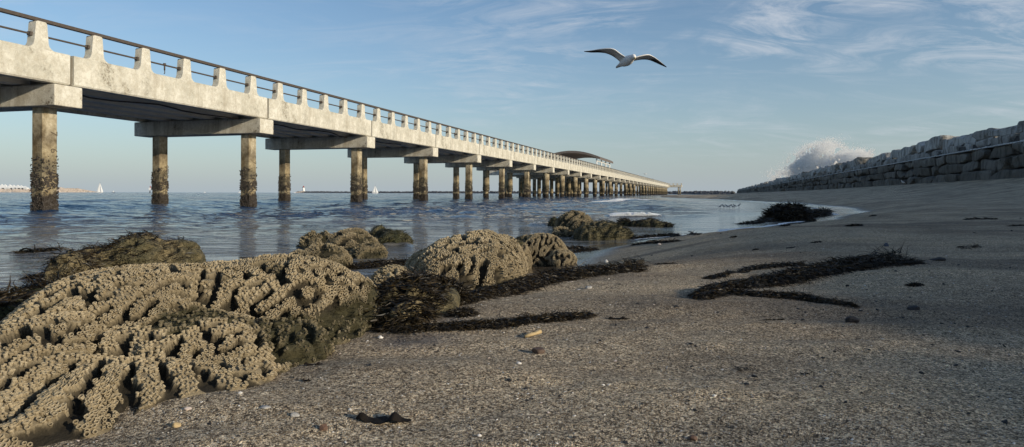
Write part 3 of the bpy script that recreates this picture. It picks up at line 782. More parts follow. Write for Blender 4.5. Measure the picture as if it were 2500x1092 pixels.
# ------------------------------------------------------------------ rocks
CUP_N = 9
def cup_template():
    a = np.linspace(0, 2 * math.pi, CUP_N, endpoint=False); c, s = np.cos(a), np.sin(a)
    rg = [(.86, -1.3), (.80, .0), (1.12, .78), (1.0, .95), (.66, .80), (.52, -.25)]
    V = np.concatenate([np.stack([c * r, s * r, np.full_like(c, z)], -1) for r, z in rg]); i = np.arange(CUP_N); k = (i + 1) % CUP_N
    Fq = np.concatenate([np.stack([m * CUP_N + i, m * CUP_N + k, (m + 1) * CUP_N + k, (m + 1) * CUP_N + i], -1) for m in range(len(rg) - 1)])
    return V, [Fq, np.array([[(len(rg) - 1) * CUP_N + t for t in range(CUP_N)]])]
CUP = cup_template()
def poisson(P, r0):
    cell = {}; keep = []; inv = 1 / r0; K = np.floor(P * inv).astype(int); r2 = r0 * r0
    for i in range(len(P)):
        kx, ky, kz = K[i]; p = P[i]; ok = True
        for a in (-1, 0, 1):
            for b_ in (-1, 0, 1):
                for c in (-1, 0, 1):
                    for j in cell.get((kx + a, ky + b_, kz + c), ()):
                        d = P[j] - p
                        if d[0] * d[0] + d[1] * d[1] + d[2] * d[2] < r2: ok = False; break
                    if not ok: break
                if not ok: break
            if not ok: break
        if ok: cell.setdefault((kx, ky, kz), []).append(i); keep.append(i)
    return np.array(keep)
def rock(name, label, lobes, res, wl=.028, amp=.009, tube_r=.0046, dark=False, algae_fn=None, fan=None, cups=True, seed=1, base_mat=None, tufts=0, tuft_mat='algae', tuft_len=.02, lump=.012, lumps=14.0, thr=.10, cat='rock', group=None, tuft_where=None, kelp_n=0, keep_algae=.25, cleft=1.0):
    """lobes: (X, Y, rx, ry, ztop, zbase, power)"""
    r = np.random.default_rng(seed)
    x0 = min(l[0] - l[2] for l in lobes) - .02; x1 = max(l[0] + l[2] for l in lobes) + .02
    y0 = min(l[1] - l[3] for l in lobes) - .02; y1 = max(l[1] + l[3] for l in lobes) + .02
    gx, gy = np.arange(x0, x1, res), np.arange(y0, y1, res); X, Y = np.meshgrid(gx, gy)
    gr = ground(X, Y); zb0 = np.maximum(gr, -.3)
    wx = X + .10 * (lobes[0][2]) * fbm2(X.ravel(), Y.ravel(), 1.2 / lobes[0][2], 3, seed + .5).reshape(X.shape)
    wy = Y + .10 * (lobes[0][3]) * fbm2(X.ravel(), Y.ravel(), 1.2 / lobes[0][2], 3, seed + 7.5).reshape(X.shape)
    acc = np.zeros_like(X); top = np.full_like(X, -9.)
    K = 60.0 / max(.12, max(l[4] - l[5] for l in lobes)) * .5
    num = np.zeros_like(X)
    for (lx, ly, rx, ry, zt, zb, pw) in lobes:
        q_ = ((np.abs(wx - lx) / rx) ** 2.2 + (np.abs(wy - ly) / ry) ** 2.2)
        h = (zt - zb) * np.maximum(1 - q_, 0) ** pw + zb - .06 * np.clip(q_ - 1, 0, 1) - np.where(q_ > 1, .03, 0)
        num += np.exp(K * (h - zb0).clip(-1, 2))
    Z = np.log(num) / K + zb0 - math.log(len(lobes)) / K * .3
    Z += lump * fbm2(X.ravel(), Y.ravel(), lumps, 4, seed + 3.3).reshape(X.shape) * sstep(-.02, .05, Z - gr)
    P = np.stack([X, Y, Z], -1)
    gyy, gxx = np.gradient(Z, res); N = np.stack([-gxx, -gyy, np.ones_like(Z)], -1); N /= np.linalg.norm(N, axis=-1)[..., None]
    ax_ = np.array([.50, .50, .70]); ax_ /= np.linalg.norm(ax_); Pa = P - (.52 * (P @ ax_))[..., None] * ax_
    pw_ = Pa + .30 * wl * np.stack([fbm(P / wl * .35 + 5 * k, 2) for k in range(3)], -1)
    Fd = lab(pw_, wl)
    if fan is not None:
        fx, fy, kf, mask = fan(X, Y); Fd = Fd * (1 - mask) + mask * (np.cos(kf) * .95 + .55 * Fd + .2)
    big = fbm(P * (.35 / wl), 2)                                  # some deep clefts
    ridge = sstep(-.35, .25, Fd + .25 * big)
    disp = amp * (ridge * 2 - 1) + amp * cleft * np.minimum(0, big + .08)
    ed = sstep(-.01, .03, Z - gr)
    P = P + N * (disp * ed)[..., None]
    alg = np.clip(algae_fn(X, Y, Z, gr) if algae_fn else 0 * X, 0, 1)
    m = X.shape[1]; a = np.arange(X.shape[0] - 1)[:, None] * m; j = np.arange(m - 1)[None]; q_ = np.stack([a + j, a + j + 1, a + m + j + 1, a + m + j], -1).reshape(-1, 4)
    vis = (P[..., 2] > gr - .012).ravel(); q_ = q_[vis[q_].any(1)]
    used = np.unique(q_); mp = np.full(X.size, -1); mp[used] = np.arange(len(used)); q_ = mp[q_]
    O = np.array([lobes[0][0], lobes[0][1], gz(lobes[0][0], lobes[0][1])])
    root = empty(name, tuple(O)); tag(root, label, cat, group)
    FlatP = P.reshape(-1, 3)
    mesh_np('rock_body', FlatP[used] - O, q_, base_mat or (M['dark'] if dark else M['worm']), True, dict(ridge=(.62 * ridge ** 5 * sstep(-.5, -.1, big)).ravel()[used], algae=alg.ravel()[used], tone=(.3 * ridge).ravel()[used]), root)  # ridge carries the painted groove shade, crests stay tan
    # candidate points, area weighted
    area = np.sqrt(1 + gxx ** 2 + gyy ** 2); ok = (P[..., 2] > gr + .002)
    if cups:
        w = area * ok * (Fd + .12 * cleft * big > thr) * (1 - keep_algae * 0); w = np.minimum(w, 6).ravel()
        nc = int((w.sum() * res * res) / (tube_r * 2) ** 2 * 3.2); idx = r.choice(X.size, size=nc, p=w / w.sum())
        Nn = N.reshape(-1, 3)[idx]; Pp = FlatP[idx] + (r.random((nc, 3)) - .5) * res
        al = alg.ravel()[idx]; sel = r.random(nc) > al * .9; Pp, Nn, idx = Pp[sel], Nn[sel], idx[sel]
        bald = fbm(Pp * 11 + 40, 3) < .50 - .22 * r.random(nc)[sel]; Pp, Nn, idx = Pp[bald], Nn[bald], idx[bald]
        kp = poisson(Pp, tube_r * 1.6); Pp, Nn, idx = Pp[kp], Nn[kp], idx[kp]; nk = len(Pp)
        Dn = Nn + np.array([0, -.15, .25]) + .2 * r.standard_normal((nk, 3)) + 1.5 * np.stack([fbm(Pp * 9 + 11 * k, 2) for k in range(3)], -1); sz = tube_r * (.78 + .36 * r.random(nk)) * (1 + .45 * fbm(Pp * 14 + 3, 2))
        Fm = frames(Dn) * (sz[:, None, None] * np.stack([np.ones(nk), .85 + .3 * r.random(nk), 1.0 + .45 * r.random(nk)], -1)[:, None, :])
        V, Fs = instance(CUP[0], CUP[1], Fm, Pp + Nn * tube_r * .35)
        nv = len(CUP[0]); tn = np.repeat(.15 + .6 * r.random(nk), nv)
        rg = np.tile(np.concatenate([np.full(CUP_N, v) for v in (.35, .8, 1, 1, .75, .0)]), nk)  # dark tube foot and bore: shade put into the colour
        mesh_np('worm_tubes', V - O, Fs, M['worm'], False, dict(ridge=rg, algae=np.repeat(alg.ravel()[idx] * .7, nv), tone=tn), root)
        print(name, 'tubes', nk)
    if tufts:
        w = (area * ok * (tuft_where(X, Y, Z, gr) if tuft_where else alg)).ravel(); w = np.clip(w, 0, 8)
        if w.sum() > 0:
            idx = r.choice(X.size, size=tufts, p=w / w.sum()); Pp = FlatP[idx]
            V, Fq, tn = ribbons(tufts, Pp, r.random(tufts) * 6.28, tuft_len * (.4 + r.random(tufts)), tuft_len * .04 * (.5 + r.random(tufts)), 1.5, 1.4, 3, seed)
            mesh_np('algae', V - O, Fq, M[tuft_mat], False, dict(tone=tn), root)
    return root, (X, Y, P[..., 2], N)

def lobe(px, ptop, halfw, pbase, ry=None, pw=.5, Yc=None, inwater=False):
    """lobe from its photo outline: column, top row, half width in px, row where its front meets the ground"""
    b_ = gpt(px, pbase); rx0 = halfw / F * b_[1]; ry = ry or rx0
    Yc = Yc or b_[1] + ry * .85; c = at(px, ptop, Yc); rx = halfw / F * Yc; zb = max(gz(c[0], Yc), 0) if not inwater else 0
    return (c[0], Yc, rx, ry, c[2], zb, pw)

# --- the big foreground reef
g0 = gz(-.7, 1.1)
def main_alg(X, Y, Z, gr):
    n = fbm2(X.ravel(), Y.ravel(), 13, 4, 2.2).reshape(X.shape)
    low = (1 - sstep(.035, .10, Z - gr)) * sstep(-.66, -.52, X) * sstep(1.05, 1.15, Y)
    ctr = 1.0 * np.exp(-((X + .53) / .09) ** 2 - ((Y - 1.13) / .08) ** 2) + .3 * np.exp(-((X + .48) / .1) ** 2 - ((Y - 1.35) / .08) ** 2)
    return sstep(.36, .7, .68 * low + ctr * .75 + .80 * n) * .95
def main_fan(X, Y):
    ox, oy = -.70, 1.22; a = np.arctan2(X - ox, -(Y - oy)); rr_ = np.hypot(X - ox, Y - oy)
    mask = sstep(.24, .32, rr_) * sstep(.0, .08, (1.05 - Y)) 
    kf = a * 50 + 5.5 * fbm2(X.ravel(), Y.ravel(), 7, 4, 8.8).reshape(X.shape) + 6 * rr_
    return ox, oy, kf, mask
ROCKS = {}
def L2(px, ptop, Yc, rx, ry, pw=.5):
    c = at(px, ptop, Yc); return (c[0], Yc, rx, ry, c[2], gz(c[0], Yc), pw)
main_l = [L2(330, 652, 1.26, .20, .22, .5), L2(690, 636, 1.42, .17, .20, .46), L2(510, 655, 1.36, .20, .20, .5), L2(232, 695, 1.20, .135, .20, .5), L2(165, 765, 1.09, .115, .18, .5), L2(85, 860, .98, .10, .14, .5),
          L2(430, 775, 1.14, .19, .15, .5), L2(620, 790, 1.20, .14, .12, .5), L2(800, 660, 1.46, .11, .14, .46), L2(865, 725, 1.45, .06, .12, .5), L2(300, 870, 1.02, .22, .16, .6), L2(110, 950, .90, .15, .16, .62), L2(500, 850, 1.10, .15, .12, .6), L2(-20, 1010, .86, .16, .10, .6), L2(770, 770, 1.36, .11, .13, .55)]
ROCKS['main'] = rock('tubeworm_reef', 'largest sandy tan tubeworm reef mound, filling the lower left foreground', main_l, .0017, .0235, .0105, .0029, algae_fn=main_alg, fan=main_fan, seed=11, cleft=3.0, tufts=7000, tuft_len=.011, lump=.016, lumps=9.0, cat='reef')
mid_l = [lobe(1175, 577, 92, 708, .30, .48), lobe(1110, 592, 92, 712, .26, .48), lobe(1222, 586, 56, 690, .24, .5), lobe(1050, 622, 52, 705, .2, .48)]
def mid_alg(X, Y, Z, gr): return sstep(.45, .75, .5 * (1 - sstep(.0, .05, Z - gr)) + .8 * fbm2(X.ravel(), Y.ravel(), 6, 3, 1.1).reshape(X.shape) + .1)
ROCKS['mid'] = rock('tubeworm_reef', 'rounded tan tubeworm reef mound with meandering ridges in the middle of the beach', mid_l, .0028, .034, .0150, .0034, algae_fn=mid_alg, seed=21, tufts=700, tuft_len=.02, cat='reef')
rt_l = [lobe(1322, 573, 68, 650, .26, .5), lobe(1285, 577, 40, 640, .2, .5), lobe(1262, 590, 34, 660, .24, .5), lobe(1372, 612, 34, 650, .14, .5)]
def rt_alg(X, Y, Z, gr): c = at(1280, 590, 3.1); return sstep(.35, .7, 1.0 * np.exp(-((X - c[0]) / .08) ** 2) * sstep(.1, .25, Z - gr) + .5 * fbm2(X.ravel(), Y.ravel(), 7, 3, 1.7).reshape(X.shape))
ROCKS['rt'] = rock('tubeworm_reef', 'smaller tan reef lobe with green algae cap touching the right of the round mound', rt_l, .0030, .034, .0140, .0036, algae_fn=rt_alg, seed=22, tufts=900, tuft_len=.022, cat='reef')
sm_l = [lobe(965, 660, 52, 714, .14, .5)]
ROCKS['sm'] = rock('tubeworm_reef', 'small low tan reef knob at the left foot of the round mound', sm_l, .0030, .028, .009, .0038, seed=23, algae_fn=lambda X, Y, Z, gr: 0 * X + sstep(.5, .9, .6 + fbm2(X.ravel(), Y.ravel(), 9, 3, 6.).reshape(X.shape)) * .6, tufts=200, tuft_len=.015, cat='reef')
# --- weed-covered rock in front of the round mound
def all_alg(a, sc=6, sd=2.0): return lambda X, Y, Z, gr: np.clip(a + .9 * fbm2(X.ravel(), Y.ravel(), sc, 4, sd).reshape(X.shape), 0, 1)
wl_ = [lobe(1000, 692, 62, 795, .16, .5), lobe(1075, 705, 45, 765, .14, .5), lobe(950, 735, 35, 795, .1, .5)]
ROCKS['weed'] = rock('weedy_rock', 'low boulder smothered in black kelp and olive weed before the round reef mound', wl_, .005, .05, .01, dark=True, cups=False, seed=31, algae_fn=all_alg(.35), tufts=9000, tuft_mat='kelp', tuft_len=.035, tuft_where=lambda X, Y, Z, gr: 1.0 * (fbm2(X.ravel(), Y.ravel(), 8, 2, 3.).reshape(X.shape) > .0))
# --- rocks at the water's edge
def wrock(label, ls, seed, alg=.35, tufts=1500, tl=.05, res=.01, tm='algae', cups=False, nm='weedy_rock', tr=.012, tw=None):
    return rock(nm, label, ls, res, .09, .018, tr, dark=not cups, cups=cups, seed=seed, algae_fn=all_alg(alg, 3.5, seed * 1.1), tufts=tufts, tuft_mat=tm, tuft_len=tl, lump=.05, lumps=5.0, thr=-.4, tuft_where=tw)
wrock('dark rock at the water edge behind the big reef, draped in kelp on its left', [lobe(345, 578, 70, 668, .28, .5), lobe(430, 592, 60, 660, .25, .5), lobe(250, 605, 75, 672, .28, .5), lobe(175, 615, 42, 690, .2, .5)], 41, .30, 7000, .07, .009, 'kelp', tw=lambda X, Y, Z, gr: 1.6 * (1 - sstep(-3.1, -2.5, X)) + sstep(.25, .5, fbm2(X.ravel(), Y.ravel(), 4, 3, 4.4).reshape(X.shape) + .2))
wrock('brown barnacled rock in the shallows left of a low green one', [lobe(862, 566, 62, 622, .25, .5), lobe(900, 600, 40, 632, .2, .5)], 42, .42, 2200, .05, .009, 'algae', True, tr=.0065)
wrock('low brown crusted rock just left of the barnacled one in the shallows', [lobe(775, 572, 42, 606, .2, .5)], 43, .5, 1500, .05, .009, 'algae', True, tr=.011)
wrock('flat green weed-topped rock farthest out of the shallows group', [lobe(960, 568, 46, 600, .22, .5), lobe(925, 560, 28, 596, .18, .5)], 44, .7, 2500, .07)
wrock('low mottled rock peeping over the big reef, nearest of the shallows group', [lobe(790, 605, 62, 660, .22, .5), lobe(735, 617, 40, 662, .2, .5)], 45, .45, 2500, .04, .008, 'algae', True, tr=.0062)
wrock('tall pointed tan rock standing at the swash line, centre right', [lobe(1402, 520, 48, 570, .3, .5), lobe(1425, 540, 34, 572, .25, .5), lobe(1370, 560, 25, 578, .2, .5)], 46, .35, 2200, .06, .012, 'algae', True, tr=.009)
wrock('broad rounded greenish rock at the swash line in front of the pointed one', [lobe(1475, 543, 58, 585, .32, .5), lobe(1435, 550, 32, 586, .25, .5), lobe(1525, 562, 20, 582, .2, .5)], 47, .45, 3800, .07, .012)
wrock('small dark weedy rock standing left of the pointed one', [lobe(1355, 533, 16, 552, .2, .5)], 48, .9, 900, .07, .012, 'kelp')
wrock('long low black weedy rock awash right of the swash line rocks', [lobe(1590, 537, 36, 554, .3, .5), lobe(1622, 544, 18, 554, .25, .5), lobe(1525, 538, 14, 552, .25, .5), lobe(1555, 541, 18, 553, .25, .5)], 49, .8, 5000, .09, .014, 'kelp')
wrock('dark rounded rock with a shaggy kelp wig alone on the wet sand at right', [lobe(1928, 507, 42, 540, .5, .5)], 50, .7, 6000, .22, .02, 'kelp')
wrock('black rock under drifting weed at the far left edge of the frame', [lobe(20, 750, 85, 850, .3, .5)], 51, .9, 3500, .05, .01, 'kelp')
print('rocks', time.time() - T0)

# ------------------------------------------------------------------ kelp piles and strands
kelp_path('kelp_pile', [(1112, 742), (1170, 728), (1250, 712), (1330, 690), (1400, 678), (1480, 668), (1560, 655)], [9, 20, 26, 24, 22, 17, 7], 9000, 'thick black kelp windrow sweeping right from the foot of the round mound', rise=.06, seed=61)
kelp_path('kelp_pile', [(1480, 668), (1520, 660), (1568, 648)], [12, 16, 10], 320, 'spiky black tuft of kelp ending the windrow by the round mound', rise=.07, seed=62, lift=1.5, length=.09, core=False)
kelp_path('kelp_pile', [(930, 808), (1000, 806), (1100, 800), (1180, 795), (1260, 789), (1340, 782), (1435, 772)], [6, 9, 11, 10, 8, 12, 5], 5200, 'thin black kelp line lying on the sand below the windrow', rise=.03, seed=63)
kelp_path('kelp_tuft', [(1105, 772), (1125, 770), (1150, 768)], [10, 16, 6], 900, 'small black kelp tuft between the two kelp lines', rise=.05, seed=64)
kelp_path('kelp_pile', [(1705, 728), (1740, 716), (1790, 704), (1860, 694), (1930, 682), (1990, 668), (2060, 656), (2130, 647), (2232, 643)], [10, 18, 15, 13, 17, 20, 20, 15, 4], 12000, 'long black S-shaped heap of kelp across the shaded sand at right', rise=.07, seed=65)
kelp_path('kelp_pile', [(2090, 640), (2130, 634), (2170, 634), (2205, 638)], [10, 14, 14, 4], 220, 'wiry upright kelp stems sprouting from the right end of the S-shaped heap', rise=.05, seed=66, lift=1.7, length=.12, core=False)
kelp_path('kelp_strand', [(1745, 714), (1800, 718), (1870, 723), (1940, 728), (2000, 737), (2078, 749)], [8, 8, 8, 9, 8, 2], 3600, 'black kelp tail curling below the S-shaped heap', rise=.03, seed=67)
kelp_path('kelp_strand', [(1725, 682), (1770, 672), (1830, 658), (1890, 651), (1960, 646)], [2, 3, 4, 4, 5], 1200, 'slender kelp strand arching above the S-shaped heap', rise=.02, seed=68, length=.06)
kelp_path('kelp_pile', [(1812, 547), (1845, 545), (1875, 540), (1895, 536), (1940, 538), (1975, 538)], [2, 4, 7, 9, 6, 3], 2600, 'ragged kelp skirt trailing left from the shaggy rock', rise=.16, seed=69, length=.06)
kelp_path('kelp_pile', [(1962, 529), (1985, 528), (2012, 524)], [7, 9, 3], 1500, 'round black kelp bundle right of the shaggy rock', rise=.3, seed=70, length=.07, lift=1.2)
kelp_path('kelp_strand', [(1540, 583), (1600, 578), (1650, 576), (1700, 574)], [3, 4, 4, 2], 1500, 'black kelp wrack line along the swash right of the rocks', rise=.04, seed=71, length=.05)
kelp_path('kelp_strand', [(1550, 598), (1590, 594), (1655, 590)], [2, 3, 2], 600, 'short kelp line just below the swash wrack', rise=.03, seed=72, length=.05)
kelp_path('kelp_strand', [(1380, 610), (1400, 608), (1418, 606)], [3, 4, 2], 400, 'small dark kelp scrap right of the reef lobe', rise=.03, seed=73, length=.05)
kelp_path('kelp_strand', [(1385, 618), (1420, 613), (1455, 610)], [3, 4, 3], 500, 'longer dark kelp scrap right of the reef lobe', rise=.03, seed=74, length=.05)
kelp_path('kelp_bed', [(860, 655), (900, 652), (950, 648), (1000, 645)], [9, 11, 10, 8], 3600, 'black kelp bed in the pool between the shallows rocks and the round mound', rise=.09, seed=75, length=.07)
kelp_path('kelp_strand', [(40, 618), (70, 616), (100, 614), (150, 610)], [3, 4, 2, 2], 300, 'thin kelp floating on the water at left, arching stems', rise=.05, seed=76, length=.09, lift=1.0, core=False)
kelp_path('kelp_strand', [(70, 680), (100, 678), (140, 680)], [5, 8, 7], 900, 'kelp trailing in the water left of the dark rock', rise=.06, seed=77, length=.06)
kelp_path('kelp_strand', [(470, 655), (520, 652), (600, 648)], [5, 6, 3], 700, 'dark kelp fringe behind the crest of the big reef', rise=.04, seed=78, length=.05)
kelp_path('kelp_drape', [(150, 685), (190, 650), (230, 630)], [12, 16, 10], 10, 'x', rise=.1, seed=79)
bpy.data.objects.remove(bpy.data.objects['kelp_drape'])
def arch(pts, Yd, rad, name, label):
    P = np.array([at(x, y, Yd) for x, y in pts]); t = np.linspace(0, 1, 16); tt = np.linspace(0, 1, len(P)); Q = np.stack([np.interp(t, tt, P[:, k]) for k in range(3)], -1)
    b_ = MB(); b_.add(*tube(Q - Q[0], rad * np.linspace(1, .5, 16), 6)); o = b_.build(name, M['kelp'], None, True); o.location = tuple(Q[0]); tag(o, label, 'seaweed')
arch([(45, 622), (50, 612), (60, 607), (75, 608), (88, 618)], 6.8, .012, 'arched_kelp', 'arched kelp stem rising from the water at the left edge')
arch([(103, 618), (112, 608), (128, 605), (142, 609), (150, 615)], 6.9, .010, 'arched_kelp', 'second arched kelp stem, nearer the pile reflection')
arch([(82, 618), (86, 606), (84, 597)], 6.8, .009, 'arched_kelp', 'short upright kelp stem between the arched ones')
print('kelp', time.time() - T0)

# ------------------------------------------------------------------ stones, shells, scraps
def lumpy(name, label, px, py, w, h, mat, cat, dpt=None, seed=1, sub=2, flat=.5, rough=.25, rot=0, angular=False):
    if cat == 'shell': w *= .75; h *= .8; rough = .4
    angular = angular or cat == 'stone'
    c = gpt(px, py); sc = c[1] / F; Vt, Ft = icos(sub); r = np.random.default_rng(seed)
    V = Vt.copy()
    if angular:
        for _ in range(7):
            d = r.standard_normal(3); d /= np.linalg.norm(d); k = V @ d; lim = .55 + .2 * r.random(); V -= np.maximum(k - lim, 0)[:, None] * d
    V *= (1 + rough * fbm(Vt * 1.6 + seed * 5, 3))[:, None]
    a = R(rot); V = V * np.array([w / 2 * sc, (dpt or w * .7) / 2 * sc, h * sc * .75])
    V = np.stack([V[:, 0] * math.cos(a) - V[:, 1] * math.sin(a), V[:, 0] * math.sin(a) + V[:, 1] * math.cos(a), V[:, 2]], -1)
    V[:, 2] += h * sc * .22
    o = mesh_np(name, V, Ft, mat, not angular); o.location = tuple(c); return tag(o, label, cat)
lumpy('beach_stone', 'flat brown stone on lit sand right of the tan stick', 1315, 862, 36, 15, M['brown'], 'stone', seed=1, rough=.12)
lumpy('beach_stone', 'chunky reddish brown stone near the bottom edge', 793, 1052, 24, 18, M['red'], 'stone', seed=2, angular=True)
lumpy('beach_stone', 'small tan stone with a dark shadow, lower left sand', 432, 1042, 22, 13, M['wood'], 'stone', seed=3)
lumpy('beach_stone', 'dark oval stone on shaded sand, the farther of two at right', 2228, 757, 34, 12, M['black'], 'stone', seed=4)
lumpy('beach_stone', 'dark mottled stone on shaded sand, the nearer of two at right', 2080, 787, 38, 15, M['black'], 'stone', seed=5)
lumpy('beach_stone', 'low dark stone half buried right of the S-shaped kelp', 2290, 636, 36, 8, M['black'], 'stone', seed=6)
lumpy('pebble', 'round glossy black pebble above the S-shaped kelp', 2164, 602, 12, 9, M['hull'], 'pebble', seed=7, rough=.03)
lumpy('beach_stone', 'reddish stone at the bottom edge right of centre', 1693, 1074, 22, 11, M['red'], 'stone', seed=8)
lumpy('pebble', 'small dark pebble below the kelp tail', 2070, 700 + 0, 9, 5, M['black'], 'pebble', seed=9)
lumpy('shell', 'grey flat limpet shell on the lit sand, lower left', 650, 996, 34, 7, M['shellg'], 'shell', seed=12, rough=.1)
lumpy('shell', 'grey and white broken shell with a dark shadow, lower centre left', 722, 1017, 30, 14, M['shellg'], 'shell', seed=13, angular=True)
lumpy('shell', 'pinkish white shell lying below the reef toes', 460, 1000, 24, 7, M['pinkshell'], 'shell', seed=14, rot=20)
lumpy('shell', 'white shell sliver below the reef, left of centre', 588, 961, 16, 6, M['shell'], 'shell', seed=15)
lumpy('shell', 'pale grey shell beside the kelp windrow', 1438, 705, 22, 9, M['shellg'], 'shell', seed=16)
lumpy('shell', 'white shell above the kelp windrow', 1481, 641, 12, 9, M['shell'], 'shell', seed=17)
lumpy('shell', 'small white shell below the flat brown stone', 1268, 889, 16, 7, M['shell'], 'shell', seed=18, rot=-15)
lumpy('shell', 'white shell on the lower right sand', 1745, 969, 12, 6, M['shell'], 'shell', seed=19)
lumpy('shell', 'white shell at the foot of the reef under its weedy side', 792, 858, 14, 6, M['shell'], 'shell', seed=20)
lumpy('shell', 'white shell at the right tip of the big reef', 930, 826, 16, 8, M['shell'], 'shell', seed=21)
lumpy('shell', 'white shell near the bottom edge, centre', 1172, 1066, 14, 7, M['shell'], 'shell', seed=22)
lumpy('shell', 'orange pink shell below the round mound kelp pile', 1610, 598, 14, 5, M['pinkshell'], 'shell', seed=23)
# tan stick
c = gpt(1282, 826); sc = c[1] / F; b = MB(); b.add(*tube(np.array([(0, 0, .004), (14, 4, 3), (27, 8, 5), (40, 14, 8)]) * [sc, sc * 1.5, sc] + [0, 0, 4 * sc], np.array([4.2, 4.5, 4.4, 5.2]) * sc, 9)); o = b.build('driftwood_stick', M['wood'], None, True); o.location = tuple(c)
tag(o, 'short tan bleached stick lying on lit sand above the brown stone', 'driftwood')
c = gpt(1920, 607); sc = c[1] / F; b = MB(); b.add(*tube(np.array([(0, 0, 1), (20, 10, 2), (46, 40, 1.5)]) * sc, 1.4 * sc, 6)); o = b.build('twig', M['black'], None, True); o.location = tuple(c); tag(o, 'thin dark twig on the shaded upper beach', 'twig')
# dark leaf scraps
def scrap(label, px, py, w, h, n=60, seed=1, lift=1.0, wd=.004, name='seaweed_scrap'):
    kelp_path(name, [(px - w / 2, py + 1), (px, py), (px + w / 2, py - 1)], [h * .35, h * .6, h * .3], n, label, rise=.03 * 1, seed=seed, length=w / 1500., width=wd, lift=lift, core=False)
def leaf(label, px, py, w, h, seed):
    c = gpt(px, py); sc = c[1] / F; r = np.random.default_rng(seed); m, k = 26, 7
    u_, v_ = np.meshgrid(np.linspace(0, 1, m), np.linspace(-1, 1, k), indexing='ij'); wd_ = np.sin(np.pi * u_) ** .5 * (.5 + .5 * np.abs(np.sin(u_ * 11 + seed)))
    x = (u_ - .5) * w * sc; y = v_ * wd_ * h * sc * 1.3; z = sc * h * (.12 + .85 * np.maximum(0, np.sin(u_ * 10.5 + .6)) ** 2 * (1 - v_ ** 2 * .6)) + sc * 2 * vnoise(np.stack([u_ * 20, v_ * 4, 0 * u_], -1))
    V = np.stack([x, y, z], -1).reshape(-1, 3); V2 = V - [0, 0, sc * 1.2]; a = np.arange(m - 1)[:, None] * k; j = np.arange(k - 1)[None]; q_ = np.stack([a + j, a + j + 1, a + k + j + 1, a + k + j], -1).reshape(-1, 4)
    o = mesh_np('seaweed_leaf', np.vstack([V, V2]), np.vstack([q_, q_[:, ::-1] + len(V)]), M['dry'], True); o.location = tuple(c); tag(o, label, 'seaweed')
leaf('crumpled dark brown seaweed leaf near the bottom edge, left of centre', 938, 1030, 135, 22, 3)
leaf('small dark seaweed leaf right of the reef toes', 768, 892, 50, 7, 5)
leaf('reddish dark scrap beside the thin kelp line', 1512, 780, 52, 6, 6)
leaf('tiny curled black leaf below the reef foot', 750, 931, 20, 6, 7)
scrap('dark twiggy seaweed scrap on shaded sand, lower right', 1822, 905, 50, 14, 40, 81, 1.6, .0025)
scrap('small black scrap right of the twiggy one, lower right', 1968, 914, 26, 6, 25, 82)
scrap('flat black seaweed clump below the kelp heap at far right', 2234, 698, 36, 10, 260, 83)
scrap('spidery black seaweed clump with long twigs, upper right beach', 2366, 606, 52, 10, 130, 84, 1.4, .0016)
scrap('long flat black weed strip on the upper right beach', 2394, 536, 66, 4, 400, 85, .2)
scrap('dark weed patch above the kelp heap, near the shaggy rock', 1915, 552, 24, 5, 160, 86)
scrap('dark weed patch right of the shaggy rock', 2132, 528, 16, 4, 90, 87)
scrap('black weed line on the upper beach below the dark patch', 2085, 552, 36, 4, 160, 88)
scrap('small black wisp above the slender strand', 1994, 593, 22, 4, 60, 89)
scrap('tiny branched wisp above the slender strand', 1845, 611, 16, 5, 50, 90)
scrap('small weed knot left of the slender strand', 1790, 580, 18, 4, 60, 91)
scrap('flat dark wisp by the bottom of the S-shaped heap', 1888, 782, 50, 4, 60, 92, .2)
scrap('black weed scrap hugging the right edge of the frame', 2482, 552, 36, 3, 120, 93, .2)
scrap('tiny dark wisp at centre right of the sand, above the kelp windrow end', 1625, 645, 50, 3, 50, 94, .2)
# strewn fragments nobody could count
def strewn(name, n, mat, smin, smax, flat, seed, label, cat, dens_right=False, kind='stuff'):
    r = np.random.default_rng(seed); px = r.random(n) * 2700 - 100; py = 480 + 640 * r.random(n) ** 1.15
    if dens_right: px = 1200 + 1400 * r.random(n)
    Yv = np.geomspace(.6, 60, 700); P = []
    Xg = (px[:, None] - 1250) / F * Yv; Zr = CAMZ - (py[:, None] - hor(px)[:, None]) / F * Yv; g_ = ground(Xg, np.broadcast_to(Yv, Xg.shape))
    hit = Zr <= g_; k = hit.argmax(1); ok = hit.any(1); i = np.arange(n)[ok]; k = k[ok]; P = np.stack([Xg[i, k], Yv[k], g_[i, k]], -1)
    ok = P[:, 2] > .1; P = P[ok]; m = len(P)
    Vt, Ft = icos(1); s = (smin + (smax - smin) * r.random(m) ** 2.5) * (P[:, 1] / 1.6) ** .55
    ax = np.stack([.6 + .8 * r.random(m), .5 + .5 * r.random(m), flat * (.5 + r.random(m))], -1)
    N_ = np.array([0, 0, 1.]) + .35 * r.standard_normal((m, 3)); Fm = frames(N_) * (s[:, None, None] * ax[:, None, :]); Vj = Vt * (1 + .5 * fbm(Vt * 2 + seed, 2))[:, None]
    V, Fs = instance(Vj, Ft, Fm, P + [0, 0, .0004]); mesh_np(name, V, Fs, mat, False); o = bpy.context.scene.collection.objects[-1]; tag(o, label, cat, kind=kind)
strewn('shell_fragments', 900, M['shell'], .0008, .0035, .3, 5, 'white shell fragments strewn over the sand', 'shell bits')
strewn('shell_fragments', 400, M['pinkshell'], .0008, .003, .3, 6, 'tan and pink shell grit strewn over the sand', 'shell bits')
strewn('weed_crumbs', 420, M['black'], .0012, .006, .4, 7, 'black crumbs of dried weed strewn over the sand', 'weed bits')
strewn('weed_crumbs', 260, M['black'], .0015, .007, .4, 8, 'black weed crumbs scattered over the shaded beach', 'weed bits', True)
